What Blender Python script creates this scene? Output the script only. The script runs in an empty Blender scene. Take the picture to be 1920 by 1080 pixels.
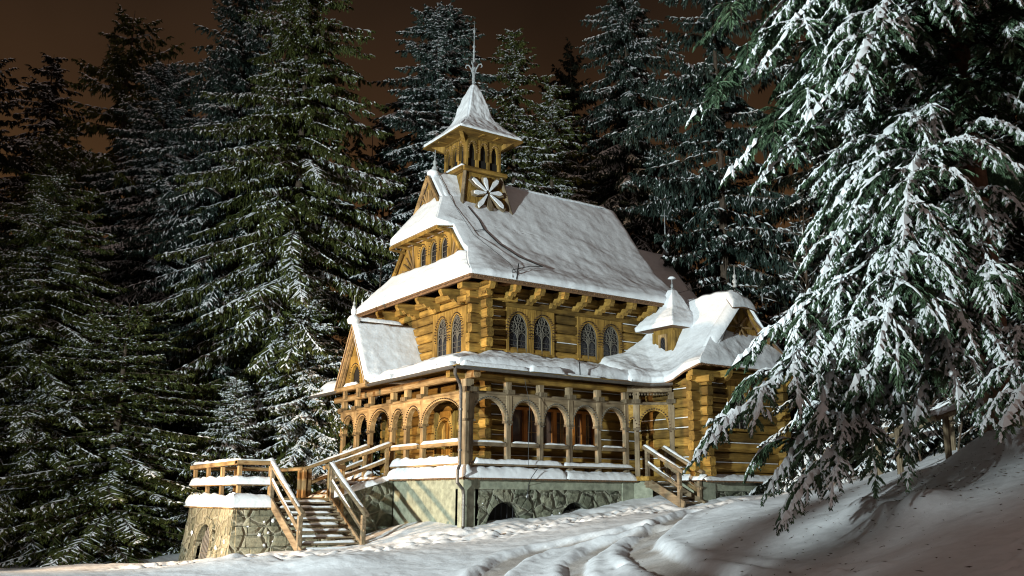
import bpy, math, random
import numpy as np
from mathutils import Vector, noise, Matrix
R = math.radians
PI = math.pi
scene = bpy.context.scene
COL = scene.collection

# ------------------------------------------------------------------ camera
CAM = Vector((-14.71, -24.52, 0.98))
cam_data = bpy.data.cameras.new("camera")
cam = bpy.data.objects.new("camera", cam_data)
COL.objects.link(cam)
_yaw, _pit, _rol = R(56.07), R(12.63), R(0.305)
_f = Vector((math.cos(_pit) * math.cos(_yaw), math.cos(_pit) * math.sin(_yaw), math.sin(_pit)))
_r = Vector((math.sin(_yaw), -math.cos(_yaw), 0))
_u = _r.cross(_f)
_r2 = _r * math.cos(_rol) + _u * math.sin(_rol)
_u2 = -_r * math.sin(_rol) + _u * math.cos(_rol)
cam.matrix_world = Matrix(((_r2.x, _u2.x, -_f.x, CAM.x), (_r2.y, _u2.y, -_f.y, CAM.y), (_r2.z, _u2.z, -_f.z, CAM.z), (0, 0, 0, 1)))
cam_data.sensor_width = 36
cam_data.lens = 1765.0 / 1920 * 36
cam_data.clip_end = 600
scene.camera = cam
scene.render.filter_size = 1.15
scene.cycles.filter_width = 1.15

# ------------------------------------------------------------------ night sky (town glow on low cloud)
world = bpy.data.worlds.new("World")
scene.world = world
world.use_nodes = True
nt = world.node_tree
nt.nodes.clear()
wo = nt.nodes.new('ShaderNodeOutputWorld')
bg = nt.nodes.new('ShaderNodeBackground')
tc = nt.nodes.new('ShaderNodeTexCoord')
sep = nt.nodes.new('ShaderNodeSeparateXYZ')
nt.links.new(tc.outputs['Generated'], sep.inputs[0])
ramp = nt.nodes.new('ShaderNodeValToRGB')
nt.links.new(sep.outputs['Z'], ramp.inputs[0])
cr = ramp.color_ramp
cr.elements[0].position = 0.0
cr.elements[0].color = (0.105, 0.050, 0.020, 1)
cr.elements[1].position = 0.62
cr.elements[1].color = (0.006, 0.003, 0.003, 1)
for p, c in ((0.30, (0.075, 0.037, 0.015, 1)), (0.38, (0.045, 0.023, 0.011, 1)), (0.48, (0.025, 0.014, 0.008, 1))):
    e = cr.elements.new(p); e.color = c
# the town behind the photographer lights the low cloud there
vdot = nt.nodes.new('ShaderNodeVectorMath'); vdot.operation = 'DOT_PRODUCT'
vdot.inputs[1].default_value = (-0.47, -0.70, 0.54)
nt.links.new(tc.outputs['Generated'], vdot.inputs[0])
mr = nt.nodes.new('ShaderNodeMapRange')
mr.inputs['From Min'].default_value = -0.05
mr.inputs['From Max'].default_value = 0.95
mr.interpolation_type = 'SMOOTHSTEP'
nt.links.new(vdot.outputs['Value'], mr.inputs['Value'])
mixw = nt.nodes.new('ShaderNodeMix'); mixw.data_type = 'RGBA'
nt.links.new(mr.outputs[0], mixw.inputs[0])
cloud = nt.nodes.new('ShaderNodeTexNoise'); cloud.inputs['Scale'].default_value = 2.6; cloud.inputs['Detail'].default_value = 4
nt.links.new(tc.outputs['Generated'], cloud.inputs['Vector'])
cmr = nt.nodes.new('ShaderNodeMapRange'); cmr.inputs['From Min'].default_value = .3; cmr.inputs['From Max'].default_value = .7; cmr.inputs['To Min'].default_value = .72; cmr.inputs['To Max'].default_value = 1.3
nt.links.new(cloud.outputs[0], cmr.inputs['Value'])
cm = nt.nodes.new('ShaderNodeMix'); cm.data_type = 'RGBA'; cm.blend_type = 'MULTIPLY'; cm.inputs[0].default_value = 1.0
nt.links.new(ramp.outputs[0], cm.inputs[6]); nt.links.new(cmr.outputs[0], cm.inputs[7])
nt.links.new(cm.outputs[2], mixw.inputs[6])
mixw.inputs[7].default_value = (0.205, 0.148, 0.125, 1)
nt.links.new(mixw.outputs[2], bg.inputs[0])
bg.inputs[1].default_value = 1.0
nt.links.new(bg.outputs[0], wo.inputs[0])

# ------------------------------------------------------------------ the two floodlights of the churchyard (mast lamps beyond the left edge)
def flood(name, loc, target, watt, col, size, blend, soft):
    ld = bpy.data.lights.new(name, 'SPOT')
    ld.energy = watt; ld.color = col; ld.spot_size = R(size); ld.spot_blend = blend; ld.shadow_soft_size = soft
    o = bpy.data.objects.new(name, ld); COL.objects.link(o)
    o.location = loc
    o.rotation_euler = (Vector(target) - Vector(loc)).to_track_quat('-Z', 'Y').to_euler()
flood("cold_floodlight", (-32.5, -14.5, 4.8), (5.0, .5, 9.5), 86000, (0.86, 0.99, 0.98), 74, 1.0, 0.34)
flood("warm_floodlight", (-19.0, 3.6, 1.7), (0.0, 3.6, 3.6), 22500, (1.0, 0.70, 0.42), 58, 0.9, 0.20)

vs = scene.view_settings
vs.view_transform = 'Standard'; vs.look = 'None'; vs.exposure = 0.0; vs.gamma = 1.0; vs.use_curve_mapping = False

# ------------------------------------------------------------------ object helpers
def props(o, label=None, cat=None, group=None, kind=None):
    if label: o['label'] = label
    if cat: o['category'] = cat
    if group: o['group'] = group
    if kind: o['kind'] = kind
    return o
def empty(name, loc=(0, 0, 0), rz=0, **k):
    o = bpy.data.objects.new(name, None); COL.objects.link(o)
    o.location = loc; o.rotation_euler = (0, 0, rz); o.empty_display_size = .3
    return props(o, **k)
def np_mesh(name, V, F4=None, F3=None, mat=None, parent=None, smooth=False, **k):
    me = bpy.data.meshes.new(name)
    V = np.asarray(V, dtype=np.float32).reshape(-1, 3)
    parts = []; tot = []
    if F4 is not None and len(F4):
        F4 = np.asarray(F4, dtype=np.int32).reshape(-1, 4); parts.append(F4.ravel()); tot.append(np.full(len(F4), 4, np.int32))
    if F3 is not None and len(F3):
        F3 = np.asarray(F3, dtype=np.int32).reshape(-1, 3); parts.append(F3.ravel()); tot.append(np.full(len(F3), 3, np.int32))
    loops = np.concatenate(parts); tot = np.concatenate(tot)
    me.vertices.add(len(V)); me.vertices.foreach_set('co', V.ravel())
    me.loops.add(len(loops)); me.loops.foreach_set('vertex_index', loops)
    me.polygons.add(len(tot))
    st = np.zeros(len(tot), np.int32); st[1:] = np.cumsum(tot)[:-1]
    me.polygons.foreach_set('loop_start', st); me.polygons.foreach_set('loop_total', tot)
    me.polygons.foreach_set('use_smooth', np.full(len(tot), smooth, dtype=bool))
    me.update(calc_edges=True)
    if mat: me.materials.append(mat)
    o = bpy.data.objects.new(name, me); COL.objects.link(o)
    if parent: o.parent = parent
    return props(o, **k)

class MB:
    """collects solids for ONE mesh object"""
    def __init__(s): s.v = []; s.f = []
    def add(s, vs, fs):
        b = len(s.v); s.v.extend([tuple(p) for p in vs]); s.f.extend([tuple(i + b for i in f) for f in fs]); return s
    def box(s, lo, hi):
        x0, y0, z0 = lo; x1, y1, z1 = hi
        return s.add([(x0, y0, z0), (x1, y0, z0), (x1, y1, z0), (x0, y1, z0), (x0, y0, z1), (x1, y0, z1), (x1, y1, z1), (x0, y1, z1)],
                     [(0, 3, 2, 1), (4, 5, 6, 7), (0, 1, 5, 4), (1, 2, 6, 5), (2, 3, 7, 6), (3, 0, 4, 7)])
    def beam(s, p0, p1, w, h, bev=.02, up=(0, 0, 1), taper=1.0):
        """chamfered timber from p0 to p1, w across, h along 'up'"""
        p0 = Vector(p0); p1 = Vector(p1); d = (p1 - p0).normalized(); up = Vector(up)
        if abs(d.dot(up)) > .98: up = Vector((1, 0, 0)) if abs(d.x) < .9 else Vector((0, 1, 0))
        a = d.cross(up).normalized(); b = a.cross(d).normalized()
        vs = []
        for p, k in ((p0, 1.0), (p1, taper)):
            x = w / 2 * k; y = h / 2 * k; c = min(bev, x * .8, y * .8)
            for u, v in ((-x + c, -y), (x - c, -y), (x, -y + c), (x, y - c), (x - c, y), (-x + c, y), (-x, y - c), (-x, -y + c)):
                vs.append(p + a * u + b * v)
        fs = [(i, (i + 1) % 8, (i + 1) % 8 + 8, i + 8) for i in range(8)] + [tuple(range(7, -1, -1)), tuple(range(8, 16))]
        return s.add(vs, fs)
    def tube(s, path, r, n=7, closed=False):
        path = [Vector(p) for p in path]; m = len(path); rr = r if isinstance(r, (list, tuple)) else [r] * m
        vs = []; ref = None
        for i, p in enumerate(path):
            if closed: d = path[(i + 1) % m] - path[i - 1]
            else: d = path[min(i + 1, m - 1)] - path[max(i - 1, 0)]
            d.normalize()
            if ref is None: ref = Vector((0, 0, 1)) if abs(d.z) < .9 else Vector((1, 0, 0))
            a = d.cross(ref)
            if a.length < 1e-4: a = d.cross(Vector((.3, .9, .2)))
            a.normalize(); b = a.cross(d)
            if not closed or True: ref = b
            for k in range(n):
                t = 2 * PI * k / n; vs.append(p + (a * math.cos(t) + b * math.sin(t)) * rr[i])
        fs = []
        for i in range(m if closed else m - 1):
            j = (i + 1) % m
            for k in range(n):
                fs.append((i * n + k, i * n + (k + 1) % n, j * n + (k + 1) % n, j * n + k))
        if not closed: fs += [tuple(range(n - 1, -1, -1)), tuple(range((m - 1) * n, m * n))]
        return s.add(vs, fs)
    def lathe(s, prof, c, n=12, rot=0, sq=None):
        """prof = [(r, z)...] round about c; n=4 gives square spires"""
        vs = []; c = Vector(c)
        for r, z in prof:
            for k in range(n):
                t = rot + 2 * PI * k / n; vs.append(c + Vector((math.cos(t) * r, math.sin(t) * r, z)))
        fs = [(i * n + k, i * n + (k + 1) % n, (i + 1) * n + (k + 1) % n, (i + 1) * n + k) for i in range(len(prof) - 1) for k in range(n)]
        fs += [tuple(range(n - 1, -1, -1)), tuple(range((len(prof) - 1) * n, len(prof) * n))]
        return s.add(vs, fs)
    def poly(s, pts, d):
        """polygon pts extruded by vector d"""
        pts = [Vector(p) for p in pts]; d = Vector(d); n = len(pts)
        return s.add(pts + [p + d for p in pts], [tuple(range(n)), tuple(range(2 * n - 1, n - 1, -1))] + [(i, i + n, (i + 1) % n + n, (i + 1) % n) for i in range(n)])
    def build(s, name, mat, parent=None, smooth=False, **k):
        me = bpy.data.meshes.new(name); me.from_pydata(s.v, [], s.f); me.update()
        me.materials.append(mat)
        if smooth: me.polygons.foreach_set('use_smooth', [True] * len(me.polygons))
        o = bpy.data.objects.new(name, me); COL.objects.link(o)
        if parent: o.parent = parent
        return props(o, **k)

def fix_normals(o):
    import bmesh
    bm = bmesh.new(); bm.from_mesh(o.data); bmesh.ops.recalc_face_normals(bm, faces=bm.faces); bm.to_mesh(o.data); bm.free(); return o

def fbm(p, o=3):
    return noise.fractal(Vector(p), 1.0, 2.0, o)

def snow_slab(name, P, T, parent, rnd=.22, edges=(1, 1, 1, 1), amp=.03, freq=1.3, sub=None, mat=None, build=True, up=(0, 0, 1), seed=0, bulge=0.0, **k):
    """P[i][j] = points on the covered surface; a rounded blanket of depth T lies on them.
    edges = rounded at (i=0, i=last, j=0, j=last)"""
    nu = len(P); nv = len(P[0]); P = [[Vector(p) for p in r] for r in P]; up = Vector(up)
    V = []; F = []
    lu = [[0.0] * nv for _ in range(nu)]; lv = [[0.0] * nv for _ in range(nu)]
    for j in range(nv):
        for i in range(1, nu): lu[i][j] = lu[i - 1][j] + (P[i][j] - P[i - 1][j]).length
    for i in range(nu):
        for j in range(1, nv): lv[i][j] = lv[i][j - 1] + (P[i][j] - P[i][j - 1]).length
    def fr(d):
        e = min(1.0, d / rnd); return math.sqrt(max(0.0, 1 - (1 - e) ** 2))
    for i in range(nu):
        for j in range(nv):
            f = 1.0
            if edges[0] == 1: f *= fr(lu[i][j])
            if edges[0] == 2: f *= .55 + .45 * math.sin(PI / 2 * min(1, lu[i][j] / .7))
            if edges[1] == 1: f *= fr(lu[-1][j] - lu[i][j])
            if edges[1] == 2: f *= .55 + .45 * math.sin(PI / 2 * min(1, (lu[-1][j] - lu[i][j]) / .7))
            if edges[2]: f *= fr(lv[i][j])
            if edges[3]: f *= fr(lv[i][-1] - lv[i][j])
            p = P[i][j]; q = p * freq + Vector((seed * 7.1, seed * 3.3, 0))
            t = T * (1 + .25 * fbm(q * .5)) * f
            if bulge and edges[2]:
                fv = fr(lv[i][j])
                if fv < .999:
                    dv_ = P[i][0] - P[i][min(3, nv - 1)]; dv_.z = 0
                    if dv_.length > 1e-5: p = p + dv_.normalized() * bulge * math.sin(PI * min(1, fv * 1.15 + .12)) * (1 + .5 * fbm(q * 1.7))
            V.append(p + up * (t + amp * fbm(q * 2.1) * f + .004))
    n = nu * nv
    for i in range(nu):
        for j in range(nv): V.append(P[i][j] - up * .01)
    for i in range(nu - 1):
        for j in range(nv - 1):
            a = i * nv + j; b = a + 1; c = a + nv + 1; d = a + nv
            F.append((a, b, c, d)); F.append((n + d, n + c, n + b, n + a))
    def side(idx):
        for a, b in zip(idx, idx[1:]): F.append((a, b, n + b, n + a))
    side([j for j in range(nv)]); side([(nu - 1) * nv + j for j in range(nv)][::-1])
    side([i * nv for i in range(nu)][::-1]); side([i * nv + nv - 1 for i in range(nu)])
    m = MB(); m.add(V, F)
    if not build: return m
    o = m.build(name, mat or M['snow'], parent, smooth=True, **k); fix_normals(o); return o

def grid_fn(f, nu, nv):
    return [[f(i / (nu - 1), j / (nv - 1)) for j in range(nv)] for i in range(nu)]
def quad_grid(a, b, c, d, step=.12):
    """a-b along u at v=0, d-c along u at v=1"""
    a, b, c, d = map(Vector, (a, b, c, d))
    nu = max(3, int(max((b - a).length, (c - d).length) / step) + 1); nv = max(3, int(max((d - a).length, (c - b).length) / step) + 1)
    return grid_fn(lambda u, v: (a.lerp(b, u)).lerp(d.lerp(c, u), v), nu, nv)
def snow_bar(name, p0, p1, w, T, parent, rnd=None, step=.1, **k):
    """a cushion of snow along a rail"""
    p0 = Vector(p0); p1 = Vector(p1); d = (p1 - p0); s = Vector((-d.y, d.x, 0)).normalized() * w / 2
    nu = max(4, int(d.length / step)); 
    P = [[(p0 + d * (i / (nu - 1))) + s * (2 * j / 8 - 1) for j in range(9)] for i in range(nu)]
    return snow_slab(name, P, T, parent, rnd=rnd or w * .45, amp=T * .25, freq=2.2, **k)

# ------------------------------------------------------------------ materials
M = {}
def newmat(name):
    m = bpy.data.materials.new(name); m.use_nodes = True
    n = m.node_tree; b = n.nodes['Principled BSDF']; return m, n, b
def tex(n, kind, scale, stretch=(1, 1, 1), coord='Object', **k):
    c = n.nodes.new('ShaderNodeTexCoord'); mp = n.nodes.new('ShaderNodeMapping'); mp.inputs['Scale'].default_value = stretch
    n.links.new(c.outputs[coord], mp.inputs[0])
    t = n.nodes.new(kind); t.inputs['Scale'].default_value = scale
    for a, v in k.items():
        if a in t.inputs: t.inputs[a].default_value = v
        else: setattr(t, a, v)
    n.links.new(mp.outputs[0], t.inputs['Vector']); return t
def rampn(n, src, stops):
    r = n.nodes.new('ShaderNodeValToRGB'); e = r.color_ramp.elements
    e[0].position, e[0].color = stops[0][0], (*stops[0][1], 1)
    e[1].position, e[1].color = stops[-1][0], (*stops[-1][1], 1)
    for p, c in stops[1:-1]:
        x = e.new(p); x.color = (*c, 1)
    n.links.new(src, r.inputs[0]); return r
def mix(n, fac, a, b, mode='MIX'):
    m = n.nodes.new('ShaderNodeMix'); m.data_type = 'RGBA'; m.blend_type = mode
    for i, x in ((0, fac), (6, a), (7, b)):
        if isinstance(x, (int, float)): m.inputs[i].default_value = x
        elif isinstance(x, tuple): m.inputs[i].default_value = (*x, 1)
        else: n.links.new(x, m.inputs[i])
    return m.outputs[2]
def bump(n, b, h, strength, dist):
    bp = n.nodes.new('ShaderNodeBump'); bp.inputs['Strength'].default_value = strength; bp.inputs['Distance'].default_value = dist
    n.links.new(h, bp.inputs['Height']); n.links.new(bp.outputs[0], b.inputs['Normal']); return bp

def wood(name, axis, c0, c1, c2, rough=.75, cracks=.5):
    m, n, b = newmat(name)
    st = {'x': (.12, 1, 1), 'y': (1, .12, 1), 'z': (1, 1, .12)}[axis]
    g = tex(n, 'ShaderNodeTexNoise', 9, st, Detail=6, Roughness=.65)
    big = tex(n, 'ShaderNodeTexNoise', 1.7, (1, 1, 1), Detail=2)
    isl = n.nodes.new('ShaderNodeNewGeometry')
    r = rampn(n, g.outputs[0], ((.25, c0), (.5, c1), (.75, c2)))
    tone = rampn(n, isl.outputs['Random Per Island'], ((0, (.42, .41, .38)), (.35, (.75, .73, .70)), (.7, (1.0, .98, .94)), (1, (1.2, 1.16, 1.08))))
    c = mix(n, 1.0, r.outputs[0], tone.outputs[0], 'MULTIPLY')
    wv = tex(n, 'ShaderNodeTexNoise', 26, tuple(.05 if s < 1 else 1 for s in st), Detail=3)
    ck = rampn(n, wv.outputs[0], ((.30, (.35, .3, .25)), (.42, (1, 1, 1))))
    c = mix(n, cracks, c, mix(n, 1.0, c, ck.outputs[0], 'MULTIPLY'))
    kn = tex(n, 'ShaderNodeTexVoronoi', 2.6, tuple(.35 if s < 1 else 1 for s in st))
    kr = rampn(n, kn.outputs['Distance'], ((.05, (.45, .32, .2)), (.11, (1, 1, 1))))
    c = mix(n, .8, c, mix(n, 1.0, c, kr.outputs[0], 'MULTIPLY'))
    dirt = rampn(n, big.outputs[0], ((.32, (.50, .48, .46)), (.48, (.85, .84, .82)), (.62, (1.05, 1.02, .98))))
    c = mix(n, 1.0, c, dirt.outputs[0], 'MULTIPLY')
    n.links.new(c, b.inputs['Base Color']); b.inputs['Roughness'].default_value = rough
    b.inputs['Specular IOR Level'].default_value = .3
    bump(n, b, wv.outputs[0], .6, .03)
    return m
gold = ((.10, .055, .013), (.31, .188, .042), (.46, .30, .082))
grey = ((.12, .088, .055), (.25, .195, .13), (.37, .305, .215))
tan_ = ((.17, .105, .045), (.36, .235, .11), (.52, .37, .20))
for a in 'xyz':
    M['gold_' + a] = wood('honey_pine_' + a, a, *gold)
    M['grey_' + a] = wood('weathered_timber_' + a, a, *grey)
    M['tan_' + a] = wood('bleached_pine_' + a, a, *tan_)
M['dark_wood'] = wood('dark_stained_wood', 'x', (.05, .03, .018), (.10, .06, .035), (.15, .09, .05))
M['orange_wood'] = wood('varnished_orange_wood', 'z', (.30, .10, .02), (.50, .19, .04), (.62, .27, .07), rough=.35, cracks=.2)

def snowmat(name, fine=1.0, base=(.80, .83, .87), ripple=0.0):
    m, n, b = newmat(name)
    a = tex(n, 'ShaderNodeTexNoise', 55, Detail=4, Roughness=.7)
    d = tex(n, 'ShaderNodeTexNoise', 5, Detail=3)
    c = rampn(n, d.outputs[0], ((.3, tuple(x * .94 for x in base)), (.7, tuple(min(1, x * 1.04) for x in base))))
    n.links.new(c.outputs[0], b.inputs['Base Color'])
    b.inputs['Roughness'].default_value = .85; b.inputs['Specular IOR Level'].default_value = .25
    mx = n.nodes.new('ShaderNodeMath'); mx.operation = 'MULTIPLY_ADD'; mx.inputs[1].default_value = .25
    n.links.new(a.outputs[0], mx.inputs[0]); n.links.new(d.outputs[0], mx.inputs[2])
    h = mx.outputs[0]
    if ripple:
        w = tex(n, 'ShaderNodeTexNoise', 13, (.55, 1.2, 1.5), Detail=4, Roughness=.6)
        m2 = n.nodes.new('ShaderNodeMath'); m2.operation = 'MULTIPLY_ADD'; m2.inputs[1].default_value = ripple
        n.links.new(w.outputs[0], m2.inputs[0]); n.links.new(h, m2.inputs[2]); h = m2.outputs[0]
    bump(n, b, h, (.30 if ripple else .5) * fine, .05)
    return m
M['snow'] = snowmat('settled_snow', 1.0)
M['roof_snow'] = snowmat('wind_rippled_roof_snow', 1.0, ripple=.55)
M['ground_snow'] = snowmat('trodden_ground_snow', .8, base=(.78, .80, .84))
_n = M['ground_snow'].node_tree; _b = _n.nodes['Principled BSDF']; _at = _n.nodes.new('ShaderNodeAttribute'); _at.attribute_name = 'rut_shade'
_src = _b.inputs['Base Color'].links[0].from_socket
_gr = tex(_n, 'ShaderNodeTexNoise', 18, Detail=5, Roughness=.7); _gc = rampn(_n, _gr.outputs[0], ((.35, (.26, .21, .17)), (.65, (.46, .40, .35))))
_n.links.new(mix(_n, _at.outputs['Fac'], _src, _gc.outputs[0]), _b.inputs['Base Color'])   # brown shade in the tyre tracks, painted into the snow colour
M['tree_snow'] = snowmat('branch_snow', .3, base=(.82, .86, .90))

def stone(name, scale, c0, c1, c2, mortar, disp=.05):
    m, n, b = newmat(name)
    wob = tex(n, 'ShaderNodeTexNoise', 3.0, Detail=2)
    c = n.nodes.new('ShaderNodeTexCoord')
    ad = n.nodes.new('ShaderNodeMixRGB'); ad.inputs[0].default_value = .12
    n.links.new(c.outputs['Object'], ad.inputs[1]); n.links.new(wob.outputs[1], ad.inputs[2])
    v = n.nodes.new('ShaderNodeTexVoronoi'); v.feature = 'DISTANCE_TO_EDGE'; v.inputs['Scale'].default_value = scale
    v2 = n.nodes.new('ShaderNodeTexVoronoi'); v2.inputs['Scale'].default_value = scale
    n.links.new(ad.outputs[0], v.inputs['Vector']); n.links.new(ad.outputs[0], v2.inputs['Vector'])
    sp = n.nodes.new('ShaderNodeSeparateColor'); n.links.new(v2.outputs['Color'], sp.inputs[0])
    cc = rampn(n, sp.outputs[0], ((0, c0), (.5, c1), (1, c2)))
    nz = tex(n, 'ShaderNodeTexNoise', 7, Detail=6, Roughness=.7)
    nr = rampn(n, nz.outputs[0], ((.3, (.45, .45, .42)), (.65, (1.15, 1.15, 1.1))))
    col = mix(n, 1.0, cc.outputs[0], nr.outputs[0], 'MULTIPLY')
    e = rampn(n, v.outputs[0], ((.015, (0, 0, 0)), (.06, (1, 1, 1))))
    col = mix(n, e.outputs[0], mortar, col)
    n.links.new(col, b.inputs['Base Color']); b.inputs['Roughness'].default_value = .9
    hh = n.nodes.new('ShaderNodeMath'); hh.operation = 'MULTIPLY_ADD'; hh.inputs[1].default_value = .5
    e2 = rampn(n, v.outputs[0], ((.0, (0, 0, 0)), (.16, (1, 1, 1))))
    n.links.new(nz.outputs[0], hh.inputs[0]); n.links.new(e2.outputs[0], hh.inputs[2])
    bump(n, b, hh.outputs[0], 1.0, disp * 1.5)
    return m
M['stone'] = stone('grey_green_rubble_stone', 1.9, (.11, .12, .085), (.20, .205, .15), (.28, .27, .20), (.25, .25, .19), .09)
M['stone_warm'] = stone('pale_sandstone_rubble', 2.2, (.15, .145, .10), (.27, .25, .175), (.38, .345, .25), (.38, .35, .26), .06)
def plain(name, c, rough=.8, metal=0, spec=.4, var=.25, scale=6):
    m, n, b = newmat(name)
    t = tex(n, 'ShaderNodeTexNoise', scale, Detail=5, Roughness=.6)
    r = rampn(n, t.outputs[0], ((.3, tuple(x * (1 - var) for x in c)), (.7, tuple(min(1, x * (1 + var)) for x in c))))
    n.links.new(r.outputs[0], b.inputs['Base Color']); b.inputs['Roughness'].default_value = rough; b.inputs['Metallic'].default_value = metal
    b.inputs['Specular IOR Level'].default_value = spec
    bump(n, b, t.outputs[0], .2, .02)
    return m
M['plaster'] = plain('grey_green_plaster', (.245, .26, .195), var=.4, scale=4)
M['metal'] = plain('zinc_gutter', (.13, .12, .11), rough=.45, metal=.5, scale=14)
M['iron'] = plain('dark_iron', (.03, .03, .035), rough=.5, metal=.4)
M['cable'] = plain('black_cable', (.015, .014, .014), rough=.6)
M['void'] = plain('dark_interior', (.01, .008, .006), rough=.9)
M['tracery'] = plain('pale_carved_tracery', (.13, .115, .09), var=.2)
M['shingle'] = plain('brown_wood_shingles', (.16, .09, .045), var=.4, scale=16)
M['lead'] = plain('snow_dusted_finial_metal', (.30, .32, .33), var=.6, scale=14)

def glassmat():
    m, n, b = newmat('leaded_dark_glass')
    c = n.nodes.new('ShaderNodeTexCoord')
    mp = n.nodes.new('ShaderNodeMapping'); mp.inputs['Rotation'].default_value = (0, 0, 0)
    n.links.new(c.outputs['Object'], mp.inputs[0])
    s = n.nodes.new('ShaderNodeSeparateXYZ'); n.links.new(mp.outputs[0], s.inputs[0])
    def line(expr_sign):
        a = n.nodes.new('ShaderNodeMath'); a.operation = 'ADD'; n.links.new(s.outputs[0], a.inputs[0]); n.links.new(s.outputs[1], a.inputs[1])
        z = n.nodes.new('ShaderNodeMath'); z.operation = 'MULTIPLY_ADD'; z.inputs[1].default_value = expr_sign
        n.links.new(s.outputs[2], z.inputs[0]); n.links.new(a.outputs[0], z.inputs[2])
        f = n.nodes.new('ShaderNodeMath'); f.operation = 'PINGPONG'; f.inputs[1].default_value = .055; n.links.new(z.outputs[0], f.inputs[0])
        g = n.nodes.new('ShaderNodeMath'); g.operation = 'LESS_THAN'; g.inputs[1].default_value = .011; n.links.new(f.outputs[0], g.inputs[0]); return g
    a = line(.6); d = line(-.6)
    mx = n.nodes.new('ShaderNodeMath'); mx.operation = 'MAXIMUM'; n.links.new(a.outputs[0], mx.inputs[0]); n.links.new(d.outputs[0], mx.inputs[1])
    nz = tex(n, 'ShaderNodeTexNoise', 3, Detail=1)
    gl = rampn(n, nz.outputs[0], ((.3, (.022, .022, .026)), (.7, (.055, .052, .058))))
    n.links.new(mix(n, mx.outputs[0], gl.outputs[0], (.008, .008, .008)), b.inputs['Base Color'])
    b.inputs['Roughness'].default_value = .25
    return m
M['glass'] = glassmat()
def clearglass():
    m, n, b = newmat('porch_window_glass')
    nz = tex(n, 'ShaderNodeTexNoise', 2.2, Detail=3)
    gl = rampn(n, nz.outputs[0], ((.35, (.03, .025, .03)), (.65, (.12, .07, .05))))
    n.links.new(gl.outputs[0], b.inputs['Base Color']); b.inputs['Roughness'].default_value = .08
    return m
M['pane'] = clearglass()
def needles(name, c0, c1, c2):
    m, n, b = newmat(name)
    isl = n.nodes.new('ShaderNodeNewGeometry')
    t = tex(n, 'ShaderNodeTexNoise', 1.2, Detail=3)
    r = rampn(n, isl.outputs['Random Per Island'], ((0, c0), (.5, c1), (1, c2)))
    k = rampn(n, t.outputs[0], ((.3, (.55, .6, .55)), (.7, (1.25, 1.2, 1.1))))
    n.links.new(mix(n, 1.0, r.outputs[0], k.outputs[0], 'MULTIPLY'), b.inputs['Base Color'])
    b.inputs['Roughness'].default_value = .65; b.inputs['Specular IOR Level'].default_value = .25
    return m
M['needle'] = needles('spruce_needles', (.035, .048, .012), (.075, .092, .022), (.12, .125, .040))
M['needle_blue'] = needles('blue_green_fir_needles', (.02, .038, .034), (.04, .066, .058), (.07, .10, .085))
M['needle_near'] = needles('bright_green_spruce_needles', (.040, .080, .046), (.085, .145, .090), (.165, .245, .165))
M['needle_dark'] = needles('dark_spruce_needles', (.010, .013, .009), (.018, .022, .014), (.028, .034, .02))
M['bark'] = plain('spruce_bark', (.085, .060, .042), var=.5, scale=9)
M['bark_red'] = plain('reddish_spruce_bark', (.20, .115, .07), var=.5, scale=9)
# ------------------------------------------------------------------ terrain
CP = np.array([(-2.46, -6.37, -0.7), (-6.82, -2.8, -0.77), (-10.68, 1.06, -0.87), (-13.83, 3.81, -0.94), (-2.08, -11.66, -0.36), (-3.66, -16.25, 0.01), (-5.49, -19.42, 0.29), (-2.99, -18.1, 0.6), (-0.66, -14.06, 0.44), (1.14, -8.43, 0.24), (-0.53, -16.81, 1.14), (0.93, -14.07, 1.07), (3.07, -9.91, 0.9), (5.35, -7.18, 1.16), (3.18, -14.57, 1.88), (3.54, -12.24, 1.53), (5.46, -13.09, 2.17), (4.22, -12.75, 1.73), (-6.88, 4.04, -0.78), (-9.07, 6.81, -1.04), (-10.76, 10.5, -1.33), (-3.94, -2.37, -0.39), (0.5, -3.01, 0.07), (2.58, -3.89, 0.43), (7.94, -7.78, 1.47), (9.69, -9.13, 2.13), (-0.19, -6.18, -0.19),
    (.25, .2, .12), (3.9, .2, .5), (7.2, -.1, 1.08), (7.0, -2.4, .82), (8, -2.3, .98), (11.5, -2.3, 1.35), (0, 2.4, .25), (0, 5, -.05), (-1.2, 3.0, -.2), (-3.5, 1.2, -.47), (-4.4, 1.3, -.46), (-5.4, 3.9, -.72), (-5.4, 8.8, -1.1), (-14.7, -24.5, -.75), (-22, -20, -.9), (-20, -5, -1.1), (-12, -33, -.5), (0, -27, 1.6), (12, -18, 4.0), (20, -8, 4.6),
    (12, 6, 1.6), (20, 6, 2.8), (26, 20, 3.5), (10, 16, 1.0), (0, 14, -.3), (-4, 24, -.8), (8, 30, .5), (-16, 20, -1.6), (-30, 10, -1.8)], float)
_S = 10.0
def _phi(r2): return np.where(r2 > 1e-9, r2 * np.log(r2 + 1e-12), 0.0)
_X = CP[:, :2] / _S; _n = len(_X)
_K = _phi(((_X[:, None] - _X[None]) ** 2).sum(-1)) + np.eye(_n) * .004
_A = np.zeros((_n + 3, _n + 3)); _A[:_n, :_n] = _K; _A[:_n, _n] = 1; _A[:_n, _n + 1:] = _X; _A[_n, :_n] = 1; _A[_n + 1:, :_n] = _X.T
_W = np.linalg.solve(_A, np.concatenate([CP[:, 2], np.zeros(3)]))
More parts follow.
